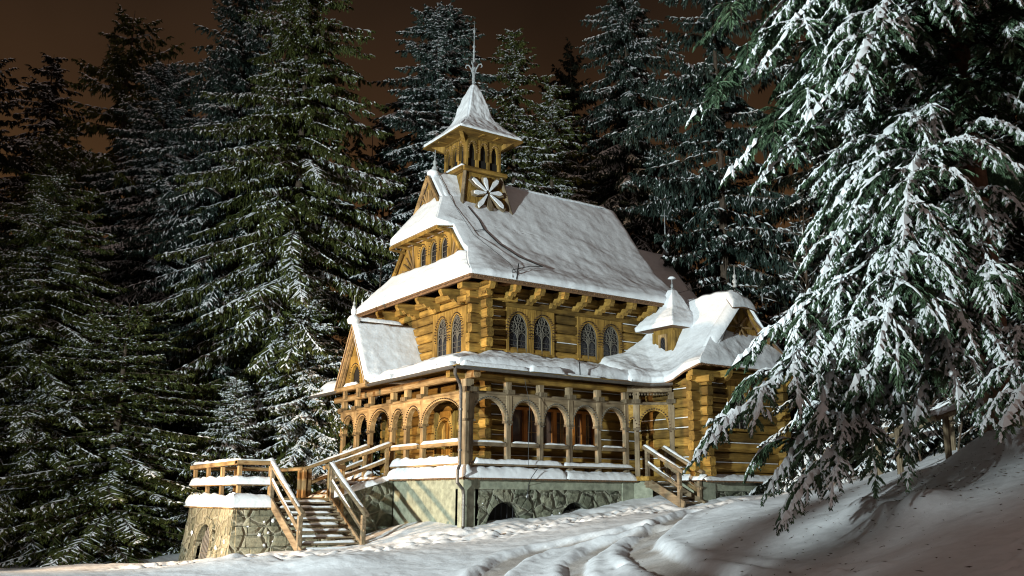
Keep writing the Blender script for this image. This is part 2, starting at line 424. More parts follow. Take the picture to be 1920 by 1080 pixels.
def base_h(x, y):
    x = np.asarray(x, float); y = np.asarray(y, float)
    # clamp far away so that the plate never runs off
    cx, cy = -2.0, -2.0; dx = x - cx; dy = y - cy; r = np.sqrt(dx * dx + dy * dy) + 1e-9
    rc = np.where(r > 34, 34 + 6 * np.tanh((r - 34) / 60), r); qx = (cx + dx * rc / r) / _S; qy = (cy + dy * rc / r) / _S
    sh = qx.shape; q = np.stack([qx.ravel(), qy.ravel()], 1); out = np.empty(len(q))
    for s in range(0, len(q), 40000):
        c = q[s:s + 40000]
        out[s:s + 40000] = _phi(((c[:, None] - _X[None]) ** 2).sum(-1)) @ _W[:_n] + _W[_n] + c @ _W[_n + 1:]
    return np.clip(out.reshape(sh), -3.0, 9.0)
# value noise on numpy arrays
_rs = np.random.RandomState(4); _G = _rs.rand(256, 256)
def vn(x, y):
    xi = np.floor(x).astype(int); yi = np.floor(y).astype(int); fx = x - xi; fy = y - yi
    fx = fx * fx * (3 - 2 * fx); fy = fy * fy * (3 - 2 * fy)
    g = lambda a, b: _G[a % 256, b % 256]
    return (g(xi, yi) * (1 - fx) + g(xi + 1, yi) * fx) * (1 - fy) + (g(xi, yi + 1) * (1 - fx) + g(xi + 1, yi + 1) * fx) * fy - .5
def seg_dist(x, y, path):
    d = np.full(x.shape, 1e9); sd = np.zeros(x.shape)
    for (ax, ay), (bx, by) in zip(path, path[1:]):
        vx, vy = bx - ax, by - ay; L = vx * vx + vy * vy
        t = np.clip(((x - ax) * vx + (y - ay) * vy) / L, 0, 1)
        e = np.hypot(x - ax - vx * t, y - ay - vy * t); d = np.minimum(d, e)
    return d
# RUTS = wheel tracks pressed into the snow, MOUNDS = soft drifts
RUTS = [([(1.9, -5.6), (1.18, -5.45), (0.6, -5.05), (-0.47, -4.75), (-1.6, -5.05), (-2.6, -5.74), (-3.4, -6.5), (-4.3, -7.6)], 0.44, 0.11), ([(4.2, -5.6), (2.81, -5.9), (2.01, -6.45), (1.39, -6.87), (0.52, -7.35), (-0.21, -8.1), (-0.97, -9.3), (-1.75, -10.97), (-2.63, -12.72)], 0.46, 0.12), ([(1.9, -6.4), (1.0, -6.25), (0.07, -6.3), (-1.06, -6.95), (-2.1, -8.1), (-3.0, -9.6)], 0.34, 0.09), ([(-1.14, -10.86), (-1.71, -12.6), (-2.44, -14.16), (-3.5, -16.39)], 0.06, 0.08)]
MOUNDS = [(3.6, -7.6, 0.8, 0.16), (-0.6, -15.25, 0.55, 0.32), (0.41, -13.53, 0.4, 0.26), (-0.38, -14.51, 0.3, 0.22), (2.67, -14.96, 0.9, 0.45), (0.33, -10.03, 1.6, 0.22), (-4.91, -2.62, 1.0, 0.12), (-6.69, -0.1, 1.0, 0.16), (-1.36, -8.74, 0.12, -0.12), (-3.27, -15.66, 0.1, 0.06), (-5.63, -1.7, 0.6, 0.12), (0.35, -12.11, 1.2, 0.12)]
def ground_h(x, y, detail=True):
    x = np.asarray(x, float); y = np.asarray(y, float)
    h = base_h(x, y)
    if not detail: return h
    h = h + .12 * vn(x * .45, y * .45) - .10 * np.exp(-((x - 6) ** 2 + (y + 6.0) ** 2) / 10) + .05 * vn(x * 1.1 + 9, y * 1.1)
    wx = x + .13 * vn(x * .9, y * .9 + 5); wy = y + .13 * vn(x * .9 + 31, y * .9)
    for path, w, dep in RUTS:
        d = seg_dist(wx, wy, path)
        jag = w * (1 + .10 * vn(x * 1.5, y * 1.5) + .16 * vn(x * 8 + 3, y * 8))
        t = np.clip((jag - d) / (.20), 0, 1); h = h - dep * t * t * (3 - 2 * t)
        ridge = np.exp(-((d - jag - .12) / .14) ** 2); h = h + .05 * ridge * (1 + vn(x * 2, y * 2))
    for mx, my, mr, mh in MOUNDS:
        h = h + mh * np.exp(-((wx - mx) ** 2 + (wy - my) ** 2) / (mr * mr))
    # trodden, lumpy strip along the chapel wall and foot of the stairs
    d = seg_dist(x, y, [(-8, 2.5), (-4.5, -.8), (-2.0, -.2), (1.5, -1.6), (4.5, -1.3), (7, -2.8), (10, -4.2), (13, -5)])
    k = np.exp(-(d / 1.15) ** 2)
    lump = np.abs(vn(x * 1.5, y * 1.5)) * .38 + np.abs(vn(x * 3.4 + 7, y * 3.4)) * .26 + vn(x * 7, y * 7 + 2) * .07
    h = h + k * (lump - .20)
    d = seg_dist(x, y, [(-6.4, -21), (-4.6, -19.2), (-3.0, -18.6), (-1.5, -19)]); h = h + np.exp(-(d / .55) ** 2) * (np.abs(vn(x * 4, y * 4)) * .3 + vn(x * 12, y * 12) * .08 - .10)
    h = h + .022 * vn(x * 2.2 + y, y * 1.1)
    h = h + .020 * vn(x * 5.1, y * 5.1) + .010 * vn(x * 11, y * 11 + 4)
    return h
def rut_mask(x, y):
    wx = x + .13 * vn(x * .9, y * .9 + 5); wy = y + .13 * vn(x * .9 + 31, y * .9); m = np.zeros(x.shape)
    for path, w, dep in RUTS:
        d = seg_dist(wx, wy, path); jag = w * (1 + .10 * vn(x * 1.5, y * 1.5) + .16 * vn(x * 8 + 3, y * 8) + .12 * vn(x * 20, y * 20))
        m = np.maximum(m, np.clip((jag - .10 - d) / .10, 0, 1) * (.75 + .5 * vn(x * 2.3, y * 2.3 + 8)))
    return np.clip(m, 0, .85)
def gz(x, y): return float(ground_h(np.array([x]), np.array([y]))[0])
def axis_pts(c0, c1, fine, far):
    mid = np.arange(c0, c1, fine); out = []; p = c1; s = fine
    while p < far: out.append(p); s *= 1.09; p += s
    hi = np.array(out); out = []; p = c0; s = fine
    while p > -far: s *= 1.09; p -= s; out.append(p)
    return np.concatenate([np.array(out)[::-1], mid, hi])
xs = axis_pts(-9, 9.5, .07, 260); ys = axis_pts(-21, 4, .075, 260)
GX, GY = np.meshgrid(xs, ys, indexing='ij'); GZ = ground_h(GX, GY)
nx, ny = GX.shape; idx = np.arange(nx * ny).reshape(nx, ny)
F = np.stack([idx[:-1, :-1], idx[1:, :-1], idx[1:, 1:], idx[:-1, 1:]], -1).reshape(-1, 4)
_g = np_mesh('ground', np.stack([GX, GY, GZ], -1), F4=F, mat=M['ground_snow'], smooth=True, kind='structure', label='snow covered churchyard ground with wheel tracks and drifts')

_a = _g.data.attributes.new('rut_shade', 'FLOAT', 'POINT'); _a.data.foreach_set('value', rut_mask(GX, GY).astype(np.float32).ravel())
# ------------------------------------------------------------------ the wooden chapel
rng = random.Random(11)
chapel = empty('chapel', (0, 0, 0), label='wooden log chapel with snow covered roofs, arcaded porch and small belfry, lit golden at night', cat='chapel')

class Fr:
    """wall frame: u along the wall, z up, n outwards"""
    def __init__(s, o, u, n): s.o = Vector((o[0], o[1], 0)); s.u = Vector((*u, 0)).normalized(); s.n = Vector((*n, 0)).normalized()
    def p(s, u, z, n=0.0): return s.o + s.u * u + s.n * n + Vector((0, 0, z))
    def ax(s): return 'x' if abs(s.u.x) > .7 else 'y'
def fbox(m, fr, u0, u1, z0, z1, n0, n1):
    P = [fr.p(a, z, n) for z in (z0, z1) for a, n in ((u0, n0), (u1, n0), (u1, n1), (u0, n1))]
    return m.add(P, [(0, 3, 2, 1), (4, 5, 6, 7), (0, 1, 5, 4), (1, 2, 6, 5), (2, 3, 7, 6), (3, 0, 4, 7)])
def arch_pts(w, zs, rise, n=14, point=0.0):
    """half-round (or slightly pointed) arch from -w/2 to w/2 springing at zs"""
    out = []
    for i in range(n + 1):
        t = PI * i / n; x = -math.cos(t) * w / 2; s = math.sin(t)
        out.append((x, zs + rise * (s ** (1 - .0) + point * (1 - abs(x) / (w / 2)) * .35)))
    return out
def arch_plate(m, fr, u0, u1, z1, uc, w, zs, rise, n0, n1, point=0.0, z0=None):
    """board from u0..u1 up to z1 with an arched opening cut from below (z0 = foot of the side pieces)"""
    z0 = zs if z0 is None else z0
    if uc - w / 2 - u0 > 1e-3: fbox(m, fr, u0, uc - w / 2, z0, z1, n0, n1)
    if u1 - uc - w / 2 > 1e-3: fbox(m, fr, uc + w / 2, u1, z0, z1, n0, n1)
    a = arch_pts(w, zs, rise, 14, point)
    top = len(a) - 1; V = []; F = []
    for k, nn in enumerate((n0, n1)):
        for x, z in a: V.append(fr.p(uc + x, z, nn))
        for x, z in a: V.append(fr.p(uc + x, z1, nn))
    c = len(a)
    for i in range(top):
        F += [(i, i + 1, c + i + 1, c + i), (2 * c + i + 1, 2 * c + i, 3 * c + i, 3 * c + i + 1), (i, 2 * c + i, 2 * c + i + 1, i + 1), (c + i, c + i + 1, 3 * c + i + 1, 3 * c + i)]
    m.add(V, F)
def bead(m, fr, u, z, n, s=.03, d=.035): fbox(m, fr, u - s / 2, u + s / 2, z - s / 2, z + s / 2, n, n + d)
def beads_arch(m, fr, uc, w, zs, rise, n, off=.05, step=.085, tail=.25, s=.035, point=0.0):
    a = [(-w / 2 - off, zs - tail + i * step) for i in range(int(tail / step))]
    L = PI * (w / 2 + off + rise) / 2 ; k = max(6, int(L / step))
    a += [(-math.cos(PI * i / k) * (w / 2 + off), zs + math.sin(PI * i / k) * (rise + off)) for i in range(k + 1)]
    a += [(w / 2 + off, zs - tail + i * step) for i in range(int(tail / step))]
    for x, z in a: bead(m, fr, uc + x, z, n, s)

def log_wall(name, fr, u0, u1, z0, z1, parent, h=.33, t=.26, ext=(0, 0), phase=0, mat=None, cut=None, snow=None, endlen=.38):
    """stacked squared logs; ext = project past the corner at (start, end); cut = list of (ua, ub, za, zb) left open"""
    m = MB(); z = z0 - (h / 2 if phase else 0); i = 0; sm = MB()
    while z < z1 - .03:
        za = max(z, z0); zb = min(z + h - .03, z1)
        if zb - za > .05:
            spans = [(u0 - (endlen * rng.uniform(.85, 1.1) if ext[0] else 0), u1 + (endlen * rng.uniform(.85, 1.1) if ext[1] else 0))]
            for (ca, cb, cz0, cz1) in (cut or []):
                if cz0 < (za + zb) / 2 < cz1:
                    ns = []
                    for a, b in spans:
                        if cb <= a or ca >= b: ns.append((a, b))
                        else:
                            if ca > a: ns.append((a, ca))
                            if cb < b: ns.append((cb, b))
                    spans = ns
            for a, b in spans:
                if b - a < .04: continue
                dn = rng.uniform(-.015, .015)
                m.beam(fr.p(a, (za + zb) / 2, -t / 2 + dn), fr.p(b, (za + zb) / 2 + rng.uniform(-.008, .008), -t / 2 + dn), t, zb - za, .045)
                if snow and rng.random() < snow:
                    sa = max(a, u0 + .1); sb = min(b, u1 - .1)
                    if sb - sa > .3: sm.beam(fr.p(sa + rng.uniform(0, .2), zb + .012, -.02), fr.p(sb - rng.uniform(0, .25), zb + .012, -.02), .05, .03, .012)
        z += h; i += 1
    fbox(m, fr, u0 + .05, u1 - .05, z0, z1 - .01, -t + .04, -t + .07)
    for (ca, cb, cz0, cz1) in (cut or []): pass
    o = m.build(name, mat or M['gold_' + fr.ax()], parent)
    if sm.v: sm.build('snow_strip', M['snow'], o)
    return o

def tracery_window(fr, uc, w, z0, zs, rise, parent, n=0.0, lights=2, rosette=True, bd=.035):
    """narrow arched leaded window with carved tracery, set in a board frame"""
    root = MB(); g = MB()
    # glass
    a = arch_pts(w, zs, rise, 14, .25)
    pts = [fr.p(uc - w / 2, z0, n - .10), fr.p(uc + w / 2, z0, n - .10)] + [fr.p(uc + x, z, n - .10) for x, z in a[::-1]]
    g.poly(pts, -fr.n * .02)
    gl = g.build('leaded_pane', M['glass'], parent)
    t = MB(); nn = n - .055
    def ring(c, r, k=12): t.tube([fr.p(c[0] + math.cos(2 * PI * i / k) * r, c[1] + math.sin(2 * PI * i / k) * r, nn) for i in range(k)], .016, 5, closed=True)
    t.tube([fr.p(uc - w / 2 + .02, z0, nn)] + [fr.p(uc + x * .96, z - .01, nn) for x, z in a] + [fr.p(uc + w / 2 - .02, z0, nn)], .022, 5)
    if lights == 2:
        t.tube([fr.p(uc, z0, nn), fr.p(uc, zs - .02, nn)], .02, 5)
        sw = w / 2 - .02
        for sgn in (-1, 1):
            t.tube([fr.p(uc + sgn * w / 4 + x * .95, z, nn) for x, z in arch_pts(sw, zs - .30, .20, 8)], .015, 5)
        if rosette:
            r = w * .20
            cs = [(uc - w * .235, zs + .10), (uc + w * .235, zs + .10), (uc, zs + rise * .72)]
            for q, c in enumerate(cs):
                rr = r if q < 2 else r * .85
                ring(c, rr)
                for k in range(6):
                    an = PI / 6 + k * PI / 3
                    t.tube([fr.p(*c, nn), fr.p(c[0] + math.cos(an) * rr, c[1] + math.sin(an) * rr, nn)], .009, 4)
            ring((uc, zs - .08), w * .09, 8)
        for zz in (z0 + .22, (z0 + zs) / 2): t.tube([fr.p(uc - w / 2, zz, nn), fr.p(uc + w / 2, zz, nn)], .008, 4)
    else:
        for zz in np.linspace(z0 + .25, zs, 3): t.tube([fr.p(uc - w / 2, zz, nn), fr.p(uc + w / 2, zz, nn)], .009, 4)
        t.tube([fr.p(uc - w / 2 + .05, z0, nn), fr.p(uc - w / 2 + .05, zs, nn)], .010, 4)
    t.build('tracery', M['tracery'], gl)
    return gl

def window_group(name, fr, u0, u1, z0, z1, centers, w, zs, rise, parent, n=.05, lights=2, rosette=True, jut=.05, frame_mat=None, keep=True):
    """one boarded frame with several arched lights"""
    root = MB(); edges = [u0] + [(a + b) / 2 for a, b in zip(centers, centers[1:])] + [u1]
    for i, c in enumerate(centers):
        arch_plate(root, fr, edges[i] + .002, edges[i + 1] - .002, z1, c, w, zs, rise, n - .16, n, .25, z0=z0)
    fbox(root, fr, u0, u1, z0 - .08, z0 - .002, -.1, n + .03)
    fo = root.build(name, frame_mat or M['gold_z'], parent)
    b = MB()
    for c in centers: beads_arch(b, fr, c, w, zs, rise * 1.08, n, off=.055, step=.075, tail=.28, s=.034); beads_arch(b, fr, c, w + .14, zs, rise * 1.08, n, off=.055, step=.095, tail=.2, s=.03)
    b.build('beading', M['dark_wood'], fo)
    for c in centers: tracery_window(fr, c, w, z0, zs, rise, fo, n=n, lights=lights, rosette=rosette)
    return fo

LS = Fr((0, .35), (1, 0), (0, -1))      # porch post line, long side   (u = X)
FS = Fr((.35, 0), (0, 1), (-1, 0))      # porch post line, front side  (u = Y)
NL = Fr((0, 1.6), (1, 0), (0, -1))      # nave wall, long side
NF = Fr((1.6, 0), (0, 1), (-1, 0))      # nave wall, front
YL = 9.7                                 # left end of the porch

# ---- stone base -------------------------------------------------
BZ = 1.58
bL = Fr((0, .27), (1, 0), (0, -1))
base = MB()
def base_arch_wall(m, fr, u0, u1, z0, z1, arches, t=.5):
    e = [u0] + [(a[0] + b[0]) / 2 for a, b in zip(arches, arches[1:])] + [u1]
    for i, (c, w, zs, r) in enumerate(arches): arch_plate(m, fr, e[i], e[i + 1], z1, c, w, zs, r, -t, 0, z0=z0)
BA = [(1.80, 1.55, .02, .88), (4.48, 1.40, .05, .84)]
base_arch_wall(base, bL, .27, 6.45, -.6, 1.27, BA)
so = base.build('stone_base', M['stone'], chapel)
fb = MB(); fbox(fb, Fr((.27, 0), (0, 1), (-1, 0)), .27, 5.05, -.8, 1.27, -.5, 0)
fbox(fb, Fr((.27, 0), (0, 1), (-1, 0)), 6.5, YL - .2, -1.3, 1.27, -.5, 0)
fb.build('plastered_base', M['plaster'], chapel)
for (c, w, zs, r) in BA:
    v = MB(); pts = arch_pts(w - .02, zs, r - .01, 14)
    v.poly([bL.p(c - w / 2, -.6, -.45), bL.p(c + w / 2, -.6, -.45)] + [bL.p(c + x, z, -.45) for x, z in pts[::-1]], (0, .02, 0)); vo = v.build('cellar_opening', M['void'], chapel)
    g = MB()
    for k in range(7):
        u = c - w / 2 + (k + .5) * w / 7; hh = zs + r * math.sqrt(max(0, 1 - ((u - c) / (w / 2)) ** 2))
        g.tube([bL.p(u, -.5, -.30), bL.p(u, hh - .01, -.30)], .016, 5)
    g.tube([bL.p(c - w / 2, .35, -.30), bL.p(c + w / 2, .35, -.30)], .014, 5)
    g.build('iron_grille', M['iron'], vo)
    vs_ = MB(); n_ = 11
    for k in range(n_):
        a0 = PI * (k + .06) / n_; a1 = PI * (k + .94) / n_; o1 = 1.0 + .30 * rng.uniform(.8, 1.25) / (w / 2)
        q = lambda a, s: (c - math.cos(a) * w / 2 * s, zs + math.sin(a) * r * s)
        P = [q(a0, 1.01), q(a1, 1.01), q(a1, o1), q(a0, o1)]
        vs_.poly([bL.p(u, z, -.1) for u, z in P], Vector((0, -.13 - rng.uniform(0, .03), 0)))
    vs_.build('arch_stones', M['stone'], so)
def rubble(fr, u0, u1, z0, z1, avoid, n, seed, mat, parent, d0=.02, d1=.07):
    rr = random.Random(seed); pl = []; m = MB()
    for _ in range(n * 40):
        r = rr.uniform(.13, .30) if len(pl) < n * .5 else rr.uniform(.07, .15); u = rr.uniform(u0 + r, u1 - r); z = rr.uniform(z0, z1 - r * .7)
        if any(math.hypot((u - a), (z - b)) < (r + c) * .80 for a, b, c in pl): continue
        if any(abs(u - c) < w / 2 + r + .28 and z < zs + rs_ + r + .25 and math.hypot((u - c) / (w / 2 + r * .8 + .26), max(0, z - zs) / (rs_ + r * .8 + .26)) < 1 for c, w, zs, rs_ in avoid): continue
        pl.append((u, z, r)); k = rr.randint(6, 9); ph = rr.uniform(0, 6.28); sx = rr.uniform(.85, 1.25); d = rr.uniform(d0, d1); rot = rr.uniform(-.5, .5)
        ring = []
        for i in range(k):
            t = ph + 2 * PI * i / k + rr.uniform(-.2, .2); q = r * rr.uniform(.85, 1.08); x, y = math.cos(t) * q * sx, math.sin(t) * q / sx * .9
            ring.append((x * math.cos(rot) - y * math.sin(rot), x * math.sin(rot) + y * math.cos(rot)))
        V = [fr.p(min(max(u + x, u0), u1), min(z + y, z1), -.02) for x, y in ring] + [fr.p(min(max(u + x * .9, u0), u1), min(z + y * .9, z1), d * .7) for x, y in ring] + [fr.p(min(max(u + x * .55, u0), u1), min(z + y * .55, z1), d + rr.uniform(-.01, .015)) for x, y in ring]
        F_ = [(i, (i + 1) % k, k + (i + 1) % k, k + i) for i in range(k)] + [(k + i, k + (i + 1) % k, 2 * k + (i + 1) % k, 2 * k + i) for i in range(k)] + [tuple(range(2 * k, 3 * k))]
        m.add(V, F_)
        if len(pl) >= n: break
    o = m.build('rubble_stones', mat, parent); fix_normals(o); return o
rubble(bL, .66, 6.44, -.3, 1.25, BA, 150, 3, M['stone'], so)
def splat(fr, u, z, r, parent, seed, n=0.0):
    rr = random.Random(seed); k = 12; m = MB(); c = fr.p(u, z, n + r * .45); ring = [[], []]
    for i in range(k):
        t = 2 * PI * i / k; q = r * rr.uniform(.55, 1.25) * (1.25 if math.sin(t) < -.3 else 1)
        ring[0].append(fr.p(u + math.cos(t) * q, z + math.sin(t) * q, n - .01)); ring[1].append(fr.p(u + math.cos(t) * q * .55, z + math.sin(t) * q * .5, n + r * .3))
    m.add(ring[0] + ring[1] + [c], [(i, (i + 1) % k, k + (i + 1) % k, k + i) for i in range(k)] + [(k + i, k + (i + 1) % k, 2 * k) for i in range(k)])
    return m.build('clinging_snow', M['snow'], parent, smooth=True)
for i in range(9):
    rr_ = random.Random(i * 7 + 1); splat(bL, rr_.uniform(.7, 6.4), rr_.uniform(.3, 1.1) ** 1.1, rr_.uniform(.02, .055), so, i, .03)
# plaster band and corner piers
band = MB()
fbox(band, bL, .30, 6.45, 1.27, BZ, -.5, .03)
band.box((.24, .30, 1.27), (.8, 5.05, BZ))
band.box((.24, 6.5, 1.27), (.8, YL - .2, BZ))
band.box((.20, .20, -.6), (.62, .52, BZ - .004))                    # near corner pier
fbox(band, bL, 6.45, 6.95, .3, BZ, -.4, .07)
sl = Fr((6.95, .20), (1.0, -.95), (-.69, -.72)); fbox(band, sl, 0, .62, .3, BZ, -.4, 0)
band.build('plaster_band', M['plaster'], chapel)

# ---- sloping ledge, shingle teeth, ledge snow ---------------------
ledge = MB()
def ledge_prism(m, fr, u0, u1, z=BZ, o=.30, back=.05, rise=.20):
    P = [(o, z), (o, z + .03), (-back, z + rise), (-back, z)]
    for a in (0,):
        V = [fr.p(u, zz, nn) for u in (u0, u1) for nn, zz in P]
        m.add(V, [(0, 1, 2, 3), (7, 6, 5, 4), (0, 4, 5, 1), (1, 5, 6, 2), (2, 6, 7, 3), (3, 7, 4, 0)])
def teeth(m, fr, u0, u1, z, o, step=.075, drop=.035):
    k = int((u1 - u0) / step)
    for i in range(k):
        u = u0 + (i + .5) * step; d = drop * rng.uniform(.8, 1.3)
        fbox(m, fr, u - step * .32, u + step * .32, z - d, z + .015, o - .05, o + .012)
ledge_prism(ledge, LS, .05, 7.0, o=.33)
ledge_prism(ledge, FS, .05, 5.0, o=.33)
ledge_prism(ledge, FS, 6.6, YL, o=.33)
lo = ledge.build('shingled_ledge', M['shingle'], chapel)
tm = MB(); teeth(tm, LS, .05, 7.0, BZ + .01, .33); teeth(tm, FS, .1, 5.0, BZ + .01, .33)
tm.build('shingle_teeth', M['shingle'], lo)
def ledge_snow(fr, u0, u1, o=.36, z=BZ + .03, rise=.18, T=.20, seed=0, e=(1, 1)):
    nu = int((u1 - u0) / .09)
    P = [[fr.p(u0 + (u1 - u0) * i / (nu - 1), z + rise * j / 10, o - (o + .0) * j / 10) for j in range(11)] for i in range(nu)]
    return snow_slab('ledge_snow', P, T, chapel, rnd=.16, edges=(e[0], e[1], 1, 1), amp=.035, freq=2.5, seed=seed)
ledge_snow(LS, .15, 4.0, seed=1); ledge_snow(LS, 3.95, 7.0, seed=2, T=.13)
ledge_snow(FS, -.08, 5.0, seed=3, T=.26)
ledge_snow(FS, 6.6, YL, seed=4)

# ---- porch floor, posts, arches, beams ----------------------------
fl = MB()
fl.box((.25, .25, 1.60), (10.0, 1.7, 1.74)); fl.box((.25, 1.7, 1.60), (1.7, YL, 1.74)); fl.box((6.9, -.6, 1.60), (8.0, .25, 1.74))
fl.build('porch_floor', M['gold_x'], chapel)
RAIL = 2.70
def post(fr, u, side, w=.20, foot=1.74, n=0.0):
    m = MB(); s = .86 if w < .25 else 1
    m.beam(fr.p(u, foot, n), fr.p(u, 3.35, n), w * s, w * s, .02, up=fr.u)
    m.beam(fr.p(u, 3.35, n), fr.p(u, 4.16, n), w * 1.1, w * 1.15, .02, up=fr.u)
    m.beam(fr.p(u, 3.30, n), fr.p(u, 3.37, n), w * 1.35, w * 1.35, .02, up=fr.u)
    m.beam(fr.p(u, 4.27, n), fr.p(u, 4.60, n), w * 1.0, w * 1.05, .02, up=fr.u)
    m.beam(fr.p(u, 4.20, n + .08), fr.p(u, 4.34, n + .08), w * 1.5, w * 1.6, .03, up=fr.u)
    return m.build('porch_post', M[side], chapel)
PL = [.38, 1.88, 3.14, 4.32, 5.53, 6.75]
PF = [.38, 3.05, 4.21, 5.26, 7.04, 8.22, 9.43]
post(LS, PL[0], 'grey_z', w=.30)
for u in PL[1:]: post(LS, u, 'grey_z')
for u in PF[1:]: post(FS, u, 'tan_z')
def arch_bay(fr, a, b, mat, w=.20, hi=4.16, rise=None):
    wd = (b - a) - w * .9; zs = 3.38; m = MB(); c = (a + b) / 2
    rise = rise or min(.66, max(.55, wd * .58))
    arch_plate(m, fr, a + w * .45, b - w * .45, hi, c, wd - .06, zs, rise, -.10, .09)
    o = m.build('porch_arch', M[mat], chapel)
    bd = MB(); beads_arch(bd, fr, c, wd - .06, zs, rise, .09, off=.055, step=.085, tail=.12, s=.042)
    bd.build('beading', M['tracery'] if mat.startswith('grey') else M['dark_wood'], o)
    return o
for a, b in zip(PL, PL[1:]): arch_bay(LS, a, b, 'grey_x')
for a, b in zip(PF, PF[1:]): arch_bay(FS, a, b, 'tan_y')
# arch beam (rounded) and wall plate above
bm_ = MB(); bm_.beam(LS.p(.2, 4.21, .01), LS.p(6.85, 4.21, .01), .24, .10, .03); bm_.build('arch_rail', M['grey_x'], chapel)
bm_ = MB(); bm_.beam(FS.p(.2, 4.21, .01), FS.p(YL, 4.21, .01), .24, .10, .03); bm_.build('arch_rail', M['tan_y'], chapel)
bm_ = MB(); bm_.beam(LS.p(-.35, 4.70, .05), LS.p(7.1, 4.70, .05), .24, .22, .04); bm_.build('wall_plate', M['gold_x'], chapel)
bm_ = MB(); bm_.beam(FS.p(-.35, 4.70, .05), FS.p(YL + .4, 4.70, .05), .24, .22, .04); bm_.build('wall_plate', M['tan_y'], chapel)
# rafters and ceiling boards seen from below
for k in range(9): rf = MB(); rf.beam((.7 + k * .85, -.45, 4.86), (.7 + k * .85, 1.6, 5.28), .10, .12, .01); rf.build('porch_rafter', M['gold_y'], chapel)
for k in range(13): rf = MB(); rf.beam((-.45, .5 + k * .78, 4.86), (1.6, .5 + k * .78, 5.28), .10, .12, .01); rf.build('porch_rafter', M['gold_x'], chapel)
rf = MB(); rf.beam((-.45, -.45, 4.86), (1.6, 1.6, 5.3), .12, .12, .01); rf.build('porch_rafter', M['gold_x'], chapel)
# railing
def rail(fr, u0, u1, mat, z=RAIL, n=.02, snow=.05, name='handrail', h=.13, w=.16):
    m = MB(); m.beam(fr.p(u0, z - h / 2, n), fr.p(u1, z - h / 2, n), w, h, .015); o = m.build(name, M[mat], chapel)
    if snow: snow_bar('rail_snow', fr.p(u0 + .05, z, n), fr.p(u1 - .05, z, n), w * .95, snow, o, seed=u0)
    return o
for a, b in zip(PL, PL[1:]): rail(LS, a + .10, b - .10, 'grey_x', snow=.045)
rail(FS, .5, 2.95, 'tan_y', snow=.10, n=.10); rail(FS, 3.15, 5.16, 'tan_y', snow=.06, n=.10)
for a, b in zip(PF[4:], PF[5:]): rail(FS, a + .1, b - .1, 'tan_y', snow=.05)
m = MB(); m.beam(LS.p(.4, 2.01, .10), LS.p(6.95, 2.01, .10), .20, .07, .012); lr = m.build('guard_rail', M['grey_x'], chapel)
snow_bar('rail_snow', LS.p(.55, 2.04, .12), LS.p(3.9, 2.04, .12), .26, .15, lr, seed=5); snow_bar('rail_snow', LS.p(3.95, 2.04, .12), LS.p(6.9, 2.04, .12), .24, .10, lr, seed=6)
m = MB(); m.beam(FS.p(.4, 2.01, .10), FS.p(5.0, 2.01, .10), .20, .07, .012); lr = m.build('guard_rail', M['tan_y'], chapel)
snow_bar('rail_snow', FS.p(.45, 2.04, .12), FS.p(4.9, 2.04, .12), .30, .22, lr, seed=8)
# benches with yellow uprights behind the railing
for k, x in enumerate((2.3, 3.7, 4.9, 6.1)):
    m = MB(); m.beam((x - .5, .75, 2.16), (x + .6, .75, 2.16), .35, .05, .01); m.beam((x - .35, .75, 1.74), (x - .35, .75, 2.14), .12, .12, .02); m.beam((x + .45, .75, 1.74), (x + .45, .75, 2.14), .12, .12, .02)
    m.build('porch_bench_seat', M['gold_x'], chapel)

# ---- nave walls ---------------------------------------------------
NX1 = 10.4; NY1 = 8.4
wl = [(2.80, 5.25, 2.72, 3.98), (5.40, 6.40, 2.65, 3.98), (2.62, 4.62, 5.85, 7.25), (5.66, 7.70, 5.85, 7.25)]
log_wall('nave_wall', NL, 1.6, NX1, 1.74, 7.75, chapel, ext=(1, 1), phase=0, cut=wl, snow=.55)
wf = [(2.42, 4.75, 5.85, 7.35), (3.0, 4.4, 1.7, 3.9)]
log_wall('nave_wall', NF, 1.6, NY1, 1.74, 7.75, chapel, ext=(1, 1), phase=1, cut=wf, snow=.0)
# orange framed double windows under the porch
def porch_window(u0, u1, z0, z1, nsash):
    m = MB(); t = .09
    fbox(m, NL, u0, u1, z0, z0 + t, -.12, .05); fbox(m, NL, u0, u1, z1 - t, z1, -.12, .05)
    k = nsash
    for i in range(k + 1):
        u = u0 + (u1 - u0) * i / k; a = max(u0, u - t / 2 - (.03 if 0 < i < k else 0)); b = min(u1, u + t / 2 + (.03 if 0 < i < k else 0))
        if i == 0: a, b = u0, u0 + t
        if i == k: a, b = u1 - t, u1
        fbox(m, NL, a, b, z0 + t + .002, z1 - t - .002, -.12, .045)
    o = m.build('window', M['orange_wood'], chapel)
    for i in range(k):
        g = MB(); fbox(g, NL, u0 + (u1 - u0) * i / k + .03, u0 + (u1 - u0) * (i + 1) / k - .03, z0 + .05, z1 - .05, -.09, -.07); g.build('pane', M['pane'], o)
    b = MB()
    for i in range(k):
        a0 = u0 + (u1 - u0) * i / k; a1 = u0 + (u1 - u0) * (i + 1) / k
        if i % 2 == 1 or k == 2:
            b.beam(NL.p((a0 + a1) / 2, z0 + .08, -.06), NL.p((a0 + a1) / 2, z1 - .08, -.06), .03, .03, .004)
            for zz in (z0 + .45, z0 + .82): b.beam(NL.p(a0 + .05, zz, -.06), NL.p(a1 - .05, zz, -.06), .025, .025, .004)
    if b.v: b.build('glazing_bar', M['tan_x'], o)
porch_window(2.80, 5.25, 2.72, 3.98, 4); porch_window(5.40, 6.40, 2.65, 3.98, 2)
